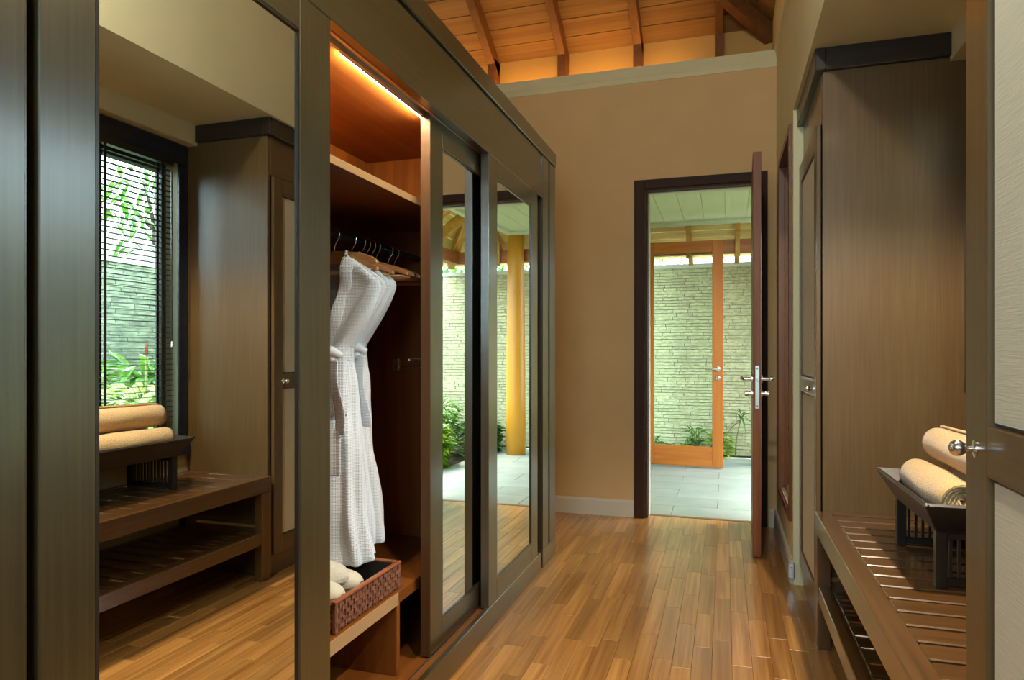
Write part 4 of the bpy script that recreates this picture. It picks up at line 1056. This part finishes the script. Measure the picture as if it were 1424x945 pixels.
# garden outside the bench window
gl = [('broad bright-leaved shrub low in the blind-covered window', (1.75, 3.35), 5, .42, .85, 300, .24, .085, L_bright),
      ('yellow-green shrub to the house side of the garden window view', (1.55, 2.75), 12, .35, .75, 240, .22, .08, L_bright),
      ('dense mid green shrub in front of the side garden wall', (2.9, 4.6), 13, .55, 1.15, 420, .24, .07, L_mid),
      ('pale variegated shrub in the garden bed', (2.3, 4.0), 14, .42, .95, 320, .22, .04, L_pale),
      ('dark leafy shrub at the foot of the side garden wall', (3.3, 5.6), 15, .5, 1.1, 360, .2, .06, L_deep),
      ('bushy green shrub near the alcove window corner', (1.7, 2.0), 16, .4, .8, 280, .2, .06, L_mid)]
for i, (lb, (x, y), sd, R, H, n, L, W, m) in enumerate(gl):
    plant('garden_shrub', lb, 'shrub', (x, y, -.03), shrub_mesh(sd, R, H, int(n*1.7), L, W, 0), m, 0, G2)
plant('palm_plant', 'feathery palm with arching fronds before the side garden wall', 'palm', (2.55, 4.05, .1), frond_mesh(21, 12, 1.15, 0), L_bright, 0, G2)
plant('palm_plant', 'yellow-green palm with high arching fronds near the wall coping', 'palm', (2.75, 4.75, .3), frond_mesh(22, 10, .95, 0), L_bright, .4, G2)
rd = plant('red_ginger', 'single red-brown flower spike rising among the green fronds', 'flower', (1.95, 3.62, -.05), (MB().lathe((0, 0, 1.12), [(.004, .0), (.010, .02), (.012, .05), (.008, .08), (.002, .10)], 10), MB().tube([(0, 0, 0), (0, 0, 1.13)], .008, 6)), L_red)
# thatched pavilion beyond the side wall
tp = empty('thatched_pavilion', (8.4, 9.0, 0), 'grey thatched pavilion roof beyond the garden wall', 'pavilion')
MB().add([(7.6, 3.5, 2.45), (7.6, 15, 2.45), (9.9, 15, 3.7), (9.9, 3.5, 3.7), (7.6, 3.5, 2.25), (7.6, 15, 2.25), (9.9, 15, 3.4), (9.9, 3.5, 3.4)],
         [(0,1,2,3),(7,6,5,4),(0,4,5,1),(1,5,6,2),(2,6,7,3),(3,7,4,0)]).build('thatch_roof', M_thatch, tp)
for y in (4.2, 5.6, 7.4, 9.2, 11): MB().tube([(7.9, y, -.03), (7.9, y, 2.45)], .06, 10).build('post', WD['Z'], tp)
# trees
def tree(label, x, y, h, R, n, sd, m, L=.22):
    rnd = random.Random(sd); r = empty('garden_tree', (0, 0, 0), label, 'tree', G3)
    tk = MB().tube([(0, 0, 0), (rnd.uniform(-.1, .1), 0, h*.45), (rnd.uniform(-.2, .2), rnd.uniform(-.2, .2), h)], [.09, .07, .03], 8)
    br = []
    for k in range(11):
        a = rnd.uniform(0, 2*PI); z0 = h*rnd.uniform(.35, .85); e = Vector((R*math.cos(a)*rnd.uniform(.5, 1), R*math.sin(a)*rnd.uniform(.5, 1), z0 + rnd.uniform(.1, .5)*R)); br.append(e)
        tk.tube([(0, 0, z0), tuple(Vector((0, 0, z0)).lerp(e, .5) + Vector((0, 0, .08))), tuple(e)], [.035, .022, .008], 6)
    tk.build('trunk', M_bark, r, smooth=True); fo = MB()
    for k in range(n):
        e = rnd.choice(br); c = e + Vector((rnd.gauss(0, .3*R), rnd.gauss(0, .3*R), rnd.gauss(0, .22*R)))
        a = rnd.uniform(0, 2*PI); leaf_geo(fo, c, (math.cos(a), math.sin(a), rnd.uniform(-1.0, .2)), L*rnd.uniform(.7, 1.3), L*.28, .3)
    fo.build('foliage', m, r, fixn=False); r.location = (x, y, -.03)
tree('slender green tree rising just beyond the side garden wall', 5.5, 7.2, 3.6, .85, 620, 31, L_mid)
tree('airy drooping tree behind the slender one', 5.8, 10.0, 4.4, 1.0, 800, 32, L_deep)
tree('pale tree near the pavilion end of the garden wall', 5.6, 4.9, 3.4, .75, 520, 33, L_pale)
tree('tree beyond the brick wall behind the porch eaves', -1.2, 11.2, 3.4, 1.3, 1000, 34, L_pale)
tree('green tree beyond the brick wall behind the ochre column', 1.6, 10.8, 3.6, 1.2, 1000, 35, L_mid)
tree('tree past the outer corner of the two stone walls', 4.6, 13.6, 4.0, 1.4, 900, 36, L_mid)
